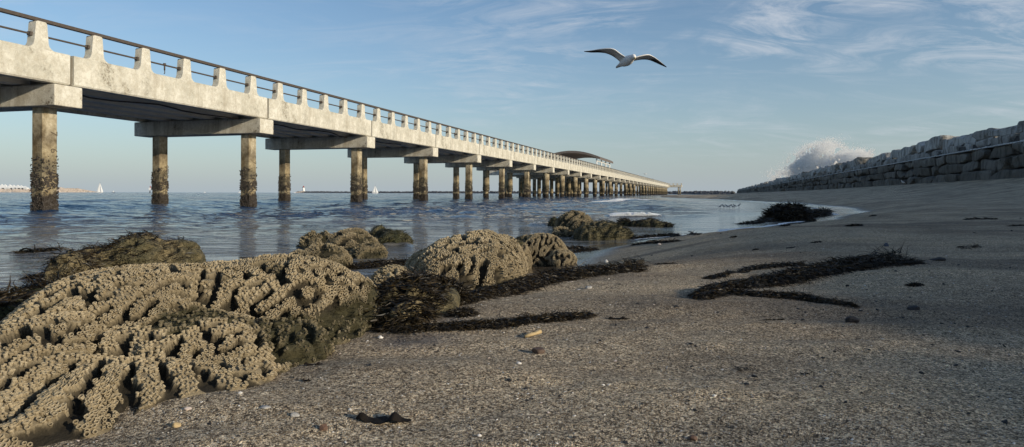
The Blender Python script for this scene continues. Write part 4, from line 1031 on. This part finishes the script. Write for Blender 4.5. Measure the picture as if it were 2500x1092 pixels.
strewn('sand_grit', 5200, M['shellg'], .0007, .0021, .6, 9, 'coarse grey grit among the sand grains', 'grit')
print('debris', time.time() - T0)

# ------------------------------------------------------------------ birds
def m_gull():
    t = NT('gull_feathers'); tone = t.attr('tone')
    c = t.ramp(tone, [(0, (.80, .79, .77)), (.5, (.62, .61, .60)), (1, (.05, .05, .054))])
    return t.fin(c, .75, t.bump(t.noise(60, 3, .5, t.mapping((1, .3, 1))), .2, .003), .2)
M['gull'] = m_gull(); M['beak'] = m_simple('yellow_beak', (.45, .33, .06), .5, .2, 40); M['eye'] = m_simple('eye', (.01, .01, .01), .2, 0, 10)
def loft(cs, rs, sides=14, sy=1.0):
    """cs (m,3), rs list of (ru, rv) with u = horizontal side, v = up side"""
    cs = np.asarray(cs, float); t = np.gradient(cs, axis=0); t /= np.linalg.norm(t, axis=1)[:, None]; up = np.array([0, 0, 1.]); u_ = np.cross(t, up); u_ /= np.linalg.norm(u_, axis=1)[:, None]; v_ = np.cross(u_, t)
    a = np.linspace(0, 6.2832, sides, endpoint=False); rs = np.asarray(rs, float)
    V = (cs[:, None] + rs[:, 0][:, None, None] * np.cos(a)[None, :, None] * u_[:, None] + rs[:, 1][:, None, None] * np.sin(a)[None, :, None] * v_[:, None]).reshape(-1, 3)
    m = len(cs); i = np.arange(m - 1)[:, None] * sides; j = np.arange(sides)[None]; k = (j + 1) % sides
    return V, [np.stack([i + j, i + k, i + sides + k, i + sides + j], -1).reshape(-1, 4), np.array([list(range(sides))[::-1]]), np.array([[(m - 1) * sides + s for s in range(sides)]])]
GY = 10.0
gull = empty('seagull', tuple(at(1530, 150, GY))); GO = at(1530, 150, GY)
tag(gull, 'white gull with dark wingtips gliding on spread wings in the blue sky', 'gull')
def gp(x, y, dy=0): return at(x, y, GY + dy) - GO
b = MB(); tn = []
body = [(1504, 166, .26), (1508, 163, .22), (1515, 158.5, .15), (1522, 154, .08), (1529, 150, .0), (1535, 146.5, -.07), (1540, 143, -.13), (1543.5, 140.5, -.17), (1546, 139, -.205), (1548, 140, -.235), (1549.2, 141, -.25)]
rad = [(.012, .006), (.035, .012), (.045, .028), (.062, .058), (.070, .072), (.068, .070), (.052, .054), (.040, .042), (.038, .040), (.026, .028), (.010, .010)]
V, Fs = loft([gp(*p) for p in body], rad, 18); b.add(V, Fs); tn.append(np.zeros(len(V)))
def wing(le, te, sweep, dark):
    n = 24; t0 = np.linspace(0, 1, len(le)); t = np.linspace(0, 1, n)
    def cr(P):                                # smooth interpolation of control points
        P = np.array(P, float); out = np.stack([np.interp(t, t0, P[:, k]) for k in range(P.shape[1])], -1)
        for _ in range(2): out[1:-1] = (out[:-2] + 2 * out[1:-1] + out[2:]) / 4
        return out
    A = cr([gp(*p) for p in le]); Bt = cr([gp(*p) for p in te]); k = 9; e = np.linspace(0, 1, k); Vs = []
    for i in range(n):
        ch = Bt[i] - A[i]; cl = np.linalg.norm(ch); nn = np.cross(ch, (A[min(i + 1, n - 1)] - A[max(i - 1, 0)])); nn /= np.linalg.norm(nn) + 1e-9
        if nn[2] < 0: nn = -nn
        th = .10 * cl * np.sqrt(e) * (1 - e) * 2.2; cam_ = .10 * cl * np.sin(np.pi * e)
        ripple = .04 * cl * (np.arange(k) == k - 1) * (i % 2)
        top = A[i] + ch * (e + ripple)[:, None] + nn * (cam_ + th)[:, None]; bot = A[i] + ch * (e + ripple)[:, None] + nn * (cam_ - th * .4)[:, None]
        Vs.append(np.vstack([top, bot[::-1][1:-1]]))
    m = len(Vs[0]); V = np.vstack(Vs); i = np.arange(n - 1)[:, None] * m; j = np.arange(m)[None]; kk = (j + 1) % m
    Fw = [np.stack([i + j, i + kk, i + m + kk, i + m + j], -1).reshape(-1, 4), np.array([list(range(m))[::-1]]), np.array([[(n - 1) * m + s for s in range(m)]])]
    ee = np.concatenate([e, e[::-1][1:-1]]); T = np.concatenate([np.clip(sstep(dark, dark + .3, ti) * (.2 + 1.0 * ee) + .55 * sstep(.45, 1, ee) * sstep(.1, .3, ti) + .8 * sstep(.85, 1, ti) + .25 * sstep(.12, .3, ee), 0, 1) for ti in t])
    b.add(V, Fw); tn.append(T)
wing([(1533, 143, -.06), (1515, 133, -.09), (1499, 120.5, -.12), (1485, 119, -.08), (1463, 121, .0), (1442, 124, .10), (1424, 125.5, .19)],
     [(1514, 153, .10), (1506, 145, .10), (1493, 136, .10), (1478, 130, .12), (1460, 128.5, .15), (1442, 129, .18), (1426, 127, .21)], 1, .5)
wing([(1540, 145, -.06), (1556, 139.5, -.09), (1572, 135.5, -.10), (1583, 133.5, -.08), (1597, 140, .0), (1612, 151, .10), (1627, 163.5, .19)],
     [(1536, 152, .10), (1556, 147, .10), (1572, 145.5, .10), (1585, 147, .12), (1599, 153, .15), (1614, 160, .18), (1626, 165, .21)], 1, .45)
o = b.build('gull_body', M['gull'], gull, True, None, dict(tone=np.concatenate(tn)))
bb = MB(); V, Fs = loft([gp(1548.6, 141, -.24), gp(1549.6, 142.6, -.275), gp(1549.8, 144, -.295)], [(.011, .012), (.008, .010), (.002, .002)], 8); bb.add(V, Fs); bb.build('beak', M['beak'], gull, True)
for px, py, dd in ((1540.8, 140.2, -.195), (1549.4, 139.5, -.19)):
    Vt, Ft = icos(1); c = gp(px, py, dd); mesh_np('eye', Vt * .006 + c, Ft, M['eye'], True, parent=gull)

def small_bird(name, label, pos, size, head=1, lean=.15, mat_tone=.45, group=None, legs=.35):
    """standing shorebird seen side-on; head=+1 looks to the right"""
    b = MB(); h = head; s = size; z0 = legs * s
    cs = np.array([(-.55, 0, -.06 - lean * .5), (-.38, 0, -.02 - lean * .35), (-.2, 0, .03 - lean * .1), (.0, 0, .05), (.18, 0, .10 + lean * .2), (.28, 0, .2 + lean * .3), (.33, 0, .32 + lean * .3), (.40, 0, .36 + lean * .3), (.46, 0, .35 + lean * .3)]) * [h * s, s, s] + [0, 0, z0 + .22 * s]
    rd = np.array([(.02, .015), (.08, .06), (.15, .13), (.19, .18), (.15, .15), (.10, .10), (.09, .09), (.07, .07), (.02, .02)]) * s
    V, Fs = loft(cs, rd, 12); b.add(V, Fs); tn = [np.full(len(V), mat_tone) * np.clip(.2 + 1.2 * sstep(z0 + .12 * s, z0 + .3 * s, V[:, 2]), 0, 1)]
    for k, dx in ((-1, -.05), (1, .10)):
        V, Fs = tube([(h * .0 * s, k * .05 * s, z0 + .12 * s), (h * dx * s, k * .05 * s, z0 * .5), (h * (dx + .04) * s, k * .05 * s, 0), (h * (dx + .14) * s, k * .05 * s, .0)], .022 * s, 5); b.add(V, Fs); tn.append(np.full(len(V), .9))
    root = empty(name, tuple(pos)); tag(root, label, 'bird', group)
    b.build('bird_body', M['gull'], root, True, None, dict(tone=np.concatenate(tn)))
    bb = MB(); e = cs[-1]; V, Fs = tube([e, e + np.array([h * .16, 0, -.05]) * s, e + np.array([h * .30, 0, -.14]) * s], np.array([.022, .016, .008]) * s, 6); bb.add(V, Fs); bb.build('beak', M['hull'], root, True)
    return root
for i, (px, py, lb) in enumerate([(1758, 511, 'leftmost of the sandpipers feeding on the wet swash'), (1767, 510, 'second sandpiper from the left on the wet swash'), (1775, 510, 'third sandpiper from the left on the wet swash'), (1781, 510, 'middle sandpiper of the feeding row on the wet swash'), (1789, 511, 'third sandpiper from the right on the wet swash'), (1794, 509, 'second sandpiper from the right on the wet swash'), (1804, 508, 'rightmost sandpiper, a little apart on the wet swash')]):
    P = gpt(px, py); P[2] = max(P[2], 0.005); small_bird('sandpiper', lb, P, .165 * P[1] / 27, -1 if i % 3 else 1, .3, .75, 'sandpipers feeding in a row on the wet sand')
P = gpt(2205, 455); small_bird('shorebird', 'pale shorebird walking on the sand at the foot of the breakwater', P, .30 * P[1] / 40, -1, .25, .25, legs=.5)
def perch(px, lb, flip=1, tone=.6):
    s = s_of(px); P = pier_pt([s, .13, ZR + .03]); small_bird('perched_bird', lb, P, .42, flip, .1, tone, legs=.1)
perch(1557, 'white gull perched on the pier rail, the nearer of those at right', 1, .1); perch(1594, 'dark bird perched on the pier rail, farther along', -1, 1.0); perch(1627, 'tiny gull perched on the rail near the pier head', 1, .1)
fg = empty('seagull', tuple(at(1576, 425, 130))); tag(fg, 'tiny distant gull flying above the far end of the pier', 'gull')
b = MB(); O_ = at(1576, 425, 130); g2 = lambda x, y, d=0: at(x, y, 130 + d) - O_
V, Fs = loft([g2(1573, 425.6, .1), g2(1575, 425, 0), g2(1578, 424.6, -.1)], [(.03, .03), (.11, .10), (.03, .03)], 8); b.add(V, Fs)
for pts in ([g2(1575, 425), g2(1573, 423.3), g2(1570, 425)], [g2(1576, 425), g2(1578, 423), g2(1581, 424.6)]):
    V, Fs = loft(pts, [(.10, .04), (.09, .03), (.02, .01)], 8); b.add(V, Fs)
b.build('gull_body', M['white'], fg, True)

# ------------------------------------------------------------------ far things
def sailboat(px, py, ptop, w, label, Yd=900, hull='white', main=1, flip=1):
    O = at(px, py, Yd); O[2] = 0; sc = Yd / F; root = empty('sailboat', tuple(O)); tag(root, label, 'sailboat')
    hp = [(-w * .5, 1.0), (-w * .45, -.4), (w * .42, -.4), (w * .55, 1.4)]; V, Fs = prism([(x * sc, z * sc) for x, z in hp], -w * .13 * sc, w * .13 * sc); V[:, 1] *= np.where(np.abs(V[:, 0]) > w * .4 * sc, .3, 1)
    mesh_np('hull', V, [np.asarray(f) for f in Fs], M[hull], False, parent=root)
    top = (py - ptop) * sc
    b = MB(); b.add(*tube([(0, 0, 0), (0, 0, top)], .12, 6)); b.build('mast', M['hull'], root, True)
    def sail(tri, nm):
        n = 8; P = []; a, c, e = [np.array(t, float) for t in tri]
        for i in range(n + 1):
            for j in range(n + 1):
                u_, v_ = i / n, j / n; p = a * (1 - u_) + (c * (1 - v_) + e * v_) * u_; p = p + np.array([0, -.9 * sc * math.sin(math.pi * v_) * u_, 0]); P.append(p)
        P = np.array(P); i = np.arange(n)[:, None] * (n + 1); j = np.arange(n)[None]; q_ = np.stack([i + j, i + j + 1, i + n + 2 + j, i + n + 1 + j], -1).reshape(-1, 4)
        P2 = P + [0, .05, 0]; mesh_np(nm, np.vstack([P, P2]), np.vstack([q_, q_[:, ::-1] + len(P)]), M['sail'], True, parent=root)
    sail([(0, 0, top * .99), (flip * .1, 0, 1.8 * sc), (-flip * w * .55 * sc, 0, 1.8 * sc)], 'mainsail')
    sail([(0.1 * flip, -.1, top * .9), (flip * w * .5 * sc, -.1, 1.5 * sc), (flip * .3 * sc, -.1, 1.6 * sc)], 'jib')
    if main == 2: b = MB(); b.add(*box(-w * .3 * sc, w * .2 * sc, -.6, .6, .9 * sc, 2 * sc)); b.build('cabin', M['white'], root)
sailboat(244, 469, 443, 16, 'white sailboat with one tall sail on the horizon at left', 850, 'white', 2, 1)
sailboat(916, 471, 451, 15, 'white two-sailed yacht on the horizon behind the pier piles', 850, 'white', 1, 1)
def motorboat(px, w, h, label, mat='white', Yd=1000):
    O = at(px, hor(px), Yd); O[2] = 0; sc = Yd / F; root = empty('motorboat', tuple(O)); tag(root, label, 'boat')
    V, Fs = prism([(-w * .5 * sc, .9 * sc), (-w * .45 * sc, -.5), (w * .4 * sc, -.5), (w * .55 * sc, 1.2 * sc)], -w * .12 * sc, w * .12 * sc); mesh_np('hull', V, [np.asarray(f) for f in Fs], M[mat], False, parent=root)
    V, Fs = prism([(-w * .2 * sc, .95 * sc), (w * .15 * sc, .95 * sc), (w * .05 * sc, h * sc), (-w * .15 * sc, h * sc)], -w * .08 * sc, w * .08 * sc); mesh_np('cabin', V, [np.asarray(f) for f in Fs], M['white'], False, parent=root)
motorboat(277, 7, 4, 'tiny dark boat on the horizon right of the tall sail', 'hull'); motorboat(586, 8, 3, 'tiny white boat beside the second pier pile pair'); motorboat(500, 4, 2.5, 'tiny white boat midway between the first two pile pairs'); motorboat(720, 5, 2.2, 'tiny white boat left of the lighthouse')
# channel marker
Yd = 500; O = at(366, 469, Yd); O[2] = 0; sc = Yd / F; mk = empty('channel_marker', tuple(O)); tag(mk, 'white topped channel marker on two thin legs standing in the sea', 'marker')
b = MB(); b.add(*tube([(-.6 * sc * 2, 0, -1), (0, 0, 9 * sc)], .18, 6)); b.add(*tube([(1.6 * sc, 0, -1), (0, 0, 9 * sc)], .18, 6)); b.build('leg', M['hull'], mk, True)
V, Fs = prism([(0, 6 * sc), (3 * sc, 10 * sc), (1 * sc, 13 * sc), (-2.2 * sc, 12 * sc), (-3 * sc, 9 * sc)], -.3, .3); mesh_np('daymark', V, [np.asarray(f) for f in Fs], M['white'], False, parent=mk)
b = MB(); b.add(*tube([(.8 * sc, 0, 12 * sc), (.8 * sc, 0, 17 * sc)], .3, 6)); b.build('lamp', M['red2'], mk, True)
# lighthouse
Yd = 1500; O = at(741, 469, Yd); O[2] = 0; sc = Yd / F; lh = empty('lighthouse', tuple(O)); tag(lh, 'white cylindrical lighthouse with dark lantern at the breakwater end', 'lighthouse')
b = MB(); b.add(*tube([(0, 0, 1.2 * sc), (0, 0, 13 * sc)], np.array([3.2, 2.7]) * sc, 16)); b.build('tower', M['white'], lh, True)
b = MB(); b.add(*box(-4.6 * sc, 4.6 * sc, -4 * sc, 4 * sc, .2 * sc, 4.0 * sc)); b.build('base_block', M['white'], lh)
b = MB(); b.add(*tube([(0, 0, 13 * sc), (0, 0, 13.6 * sc)], 3.4 * sc, 16)); b.build('gallery', M['hull'], lh, True)
b = MB(); b.add(*tube([(0, 0, 13.6 * sc), (0, 0, 15.6 * sc), (0, 0, 17 * sc)], np.array([1.7, 1.7, .2]) * sc, 12)); b.build('lantern', M['red2'], lh, True)
def jetty(name, label, p0, p1, hts, mat, n, kind=None, wd=8):
    """rubble ridge: p = (px, Y)"""
    A = np.array([(p0[0] - 1250) / F * p0[1], p0[1]]); B_ = np.array([(p1[0] - 1250) / F * p1[1], p1[1]]); Vt, Ft = icos(1); r = np.random.default_rng(n)
    t = r.random(n); e = r.normal(0, .5, n).clip(-1, 1); hh = np.interp(t, np.linspace(0, 1, len(hts)), hts); d = (B_ - A) / np.linalg.norm(B_ - A); nr = np.array([-d[1], d[0]])
    P = np.zeros((n, 3)); P[:, :2] = A + t[:, None] * (B_ - A) + nr * e[:, None] * wd; P[:, 2] = hh * (1 - np.abs(e)) - .3
    s = hh * (.25 + .3 * r.random(n)); V, Fs = instance(Vt * (1 + .3 * fbm(Vt * 2, 2))[:, None], Ft, rand_frames(n) * s[:, None, None], P)
    m = 60; tt = np.linspace(0, 1, m); hh = np.interp(tt, np.linspace(0, 1, len(hts)), hts) * .9; C = A + tt[:, None] * (B_ - A); pf = [(-1.1, -1), (-.4, .85), (.4, .85), (1.1, -1)]
    Vc = np.array([[*(C[i] + nr * u_ * wd), (v_ * hh[i] if v_ > 0 else -1)] for i in range(m) for u_, v_ in pf]); i = np.arange(m - 1)[:, None] * 4; j = np.arange(3)[None]; qq = np.stack([i + j, i + j + 1, i + 5 + j, i + 4 + j], -1).reshape(-1, 4)
    b = MB(); b.add(V, Fs); b.add(Vc, qq); o = b.build(name, mat, None, False); return tag(o, label, 'breakwater', kind=kind)
jetty('far_breakwater', 'low dark rock breakwater on the horizon running right from the lighthouse', (728, 1500), (1790, 800), [3.0, 2.6, 2.8, 3.0, 3.0, 3.2], M['far'], 2600)
jetty('lighthouse_rocks', 'low rubble mound at the foot of the lighthouse', (722, 1480), (756, 1480), [1.5, 3.5, 1.5], M['farsand'], 160, wd=6)
jetty('harbour_breakwater', 'tan rock breakwater on the horizon at the far left', (-160, 700), (237, 1300), [3.2, 3.2, 3.4, 5.8, 5.0, 1.0], M['farsand'], 1600)
for i, (px, hpx) in enumerate([(-6, 12), (6, 12), (14, 11), (26, 11), (35, 10), (45, 10), (53, 9), (62, 7)]):
    Yd = 1700; O = at(px, 469, Yd); O[2] = 0; sc = Yd / F; tn_ = empty('white_tent', tuple(O)); tag(tn_, ['leftmost', 'second', 'third', 'fourth', 'fifth', 'sixth', 'seventh', 'rightmost'][i] + ' white peaked roof of the row behind the far left breakwater', 'tent', 'white peaked roofs behind the far left breakwater')
    V = np.array([(-7, -8, 10), (7, -8, 10), (7, 8, 10), (-7, 8, 10), (-1.5, 0, 8 + hpx)]) * sc; V[:, 1] *= .6; mesh_np('tent_roof', V, [np.array([[0, 1, 4], [1, 2, 4], [2, 3, 4], [3, 0, 4]]), np.array([[3, 2, 1, 0]])], M['white'], False, parent=tn_)
    b = MB(); b.add(*box(-6.5 * sc, 6.5 * sc, -4 * sc, 4 * sc, 0, 9.9 * sc)); b.build('tent_wall', M['white'], tn_)
# foam lumps on the breaking wavelet and the far swash line
def foam(px0, px1, py0, py1, n, hmax, seed, label, wd=.1):
    r = np.random.default_rng(seed); A, B_ = gpt(px0, py0), gpt(px1, py1); t = r.random(n); P = A + t[:, None] * (B_ - A); P[:, 2] = .0
    e = np.sin(np.pi * t) ** .5; nz = .4 + .9 * vnoise(np.stack([t * 14, 0 * t, 0 * t], -1)); P[:, 1] += wd * r.standard_normal(n) * .5; P[:, 2] = hmax * e * nz * r.random(n) + .01
    Vt, Ft = icos(0); s = hmax * (.04 + .09 * r.random(n) ** 2); V, Fs = instance(Vt, Ft, rand_frames(n) * s[:, None, None], P); o = mesh_np('foam', V, Fs, M['foam'], True); tag(o, label, 'foam', kind='stuff')
foam(1488, 1612, 529, 527, 5200, .085, 4, 'white foam on the little breaking wave', .12)
foam(1442, 1560, 494, 488, 4200, .09, 5, 'white foam line at the far swash edge', .6)
foam(1295, 1330, 549, 548, 200, .04, 6, 'small foam curl left of the swash rocks', .1)

# ------------------------------------------------------------------ world, sun, camera
w = bpy.data.worlds.new('World'); scene.world = w; w.use_nodes = True; nt = w.node_tree; nd = nt.nodes; lk = nt.links; bg = nd['Background']
sky = nd.new('ShaderNodeTexSky'); sky.sky_type = 'NISHITA'; sky.sun_disc = False; sky.sun_elevation = SUN_EL; sky.sun_rotation = SUN_AZ; sky.altitude = 0; sky.air_density = 1.0; sky.dust_density = 1.0; sky.ozone_density = 1.4
hsv = nd.new('ShaderNodeHueSaturation'); hsv.inputs['Saturation'].default_value = 1.02; lk.new(sky.outputs[0], hsv.inputs['Color'])
tint = nd.new('ShaderNodeMix'); tint.data_type = 'RGBA'; tint.blend_type = 'MULTIPLY'; tint.inputs[0].default_value = 1; lk.new(hsv.outputs[0], tint.inputs[6]); tint.inputs[7].default_value = (.95, 1.08, 1.22, 1)
tc = nd.new('ShaderNodeTexCoord'); sp = nd.new('ShaderNodeSeparateXYZ'); lk.new(tc.outputs['Generated'], sp.inputs[0])
def wm(op, a, b=None, clamp=False):
    n_ = nd.new('ShaderNodeMath'); n_.operation = op; n_.use_clamp = clamp
    for i, v in enumerate((a, b)):
        if v is None: continue
        if isinstance(v, (int, float)): n_.inputs[i].default_value = v
        else: lk.new(v, n_.inputs[i])
    return n_.outputs[0]
zc = wm('MAXIMUM', wm('ADD', sp.outputs[2], .16), .05); u_ = wm('DIVIDE', sp.outputs[0], zc); v_ = wm('DIVIDE', sp.outputs[1], zc)
cb = nd.new('ShaderNodeCombineXYZ'); lk.new(u_, cb.inputs[0]); lk.new(v_, cb.inputs[1])
def cloud(scale, sc3, rot, lo, hi, seed, detail=8, rough=.6, dist=1.0):
    mp = nd.new('ShaderNodeMapping'); mp.inputs['Scale'].default_value = sc3; mp.inputs['Rotation'].default_value = (0, 0, R(rot)); mp.inputs['Location'].default_value = (seed, seed * .7, 0); lk.new(cb.outputs[0], mp.inputs[0])
    n_ = nd.new('ShaderNodeTexNoise'); n_.inputs['Scale'].default_value = scale; n_.inputs['Detail'].default_value = detail; n_.inputs['Roughness'].default_value = rough; n_.inputs['Distortion'].default_value = dist; lk.new(mp.outputs[0], n_.inputs['Vector'])
    mr = nd.new('ShaderNodeMapRange'); mr.inputs['From Min'].default_value = lo; mr.inputs['From Max'].default_value = hi; lk.new(n_.outputs['Fac'], mr.inputs['Value']); return mr.outputs[0]
c1 = cloud(.75, (1, 1, 1), 25, .46, .62, 9.0); c2 = cloud(2.6, (.6, 1.4, 1), -24, .42, .76, 8.0, 9, .68, 1.8)
c3 = cloud(.7, (.4, 1.6, 1), -12, .46, .80, 12.0)
side = wm('ADD', wm('MULTIPLY', wm('ADD', wm('MULTIPLY', sp.outputs[0], 1.8), .45, True), .9), .15)
cl = wm('ADD', wm('MULTIPLY', side, wm('MULTIPLY', c1, c2)), wm('MULTIPLY', wm('MULTIPLY', c3, c2), .75), True)
cl = wm('MULTIPLY', wm('MULTIPLY', cl, .72, True), wm('MULTIPLY', wm('SUBTRACT', sp.outputs[2], .035), 14.0, True))
# stack of colour: sky + thin cloud + pale haze near the horizon
hz = wm('POWER', wm('SUBTRACT', 1.0, wm('MAXIMUM', sp.outputs[2], 0), True), 9.0)
mx0 = nd.new('ShaderNodeMix'); mx0.data_type = 'RGBA'; lk.new(wm('MULTIPLY', hz, .8), mx0.inputs[0]); lk.new(tint.outputs[2], mx0.inputs[6]); mx0.inputs[7].default_value = (4.0, 4.65, 5.3, 1)
mx = nd.new('ShaderNodeMix'); mx.data_type = 'RGBA'; lk.new(cl, mx.inputs[0]); lk.new(mx0.outputs[2], mx.inputs[6]); mx.inputs[7].default_value = (5.8, 6.1, 6.6, 1)
lk.new(mx.outputs[2], bg.inputs['Color']); bg.inputs['Strength'].default_value = .10
sl = bpy.data.lights.new('sun', 'SUN'); sl.energy = 3.45; sl.angle = R(.53); sl.color = (1.0, .88, .69); so = bpy.data.objects.new('sun', sl); COL.objects.link(so)
from mathutils import Vector
sd = Vector((math.cos(SUN_EL) * math.sin(SUN_AZ), math.cos(SUN_EL) * math.cos(SUN_AZ), math.sin(SUN_EL))); so.rotation_euler = sd.to_track_quat('Z', 'Y').to_euler()
cd = bpy.data.cameras.new('camera'); cd.sensor_width = 36; cd.lens = F / W * 36; cd.clip_start = .05; cd.clip_end = 100000
cd.shift_y = -(546 - hor(1250)) / W
cam = bpy.data.objects.new('camera', cd); COL.objects.link(cam); cam.location = (0, 0, CAMZ)
from mathutils import Euler, Matrix
cam.rotation_euler = (Matrix.Rotation(R(90), 4, 'X') @ Matrix.Rotation(ROLL, 4, 'Z')).to_euler(); scene.camera = cam
scene.view_settings.view_transform = 'Standard'; scene.view_settings.look = 'None'; scene.view_settings.exposure = .16; scene.view_settings.gamma = 1
scene.cycles.max_bounces = 32; scene.cycles.volume_bounces = 32; scene.cycles.diffuse_bounces = 5; scene.cycles.glossy_bounces = 4; scene.cycles.transmission_bounces = 4; scene.cycles.use_denoising = True
print('done', time.time() - T0)
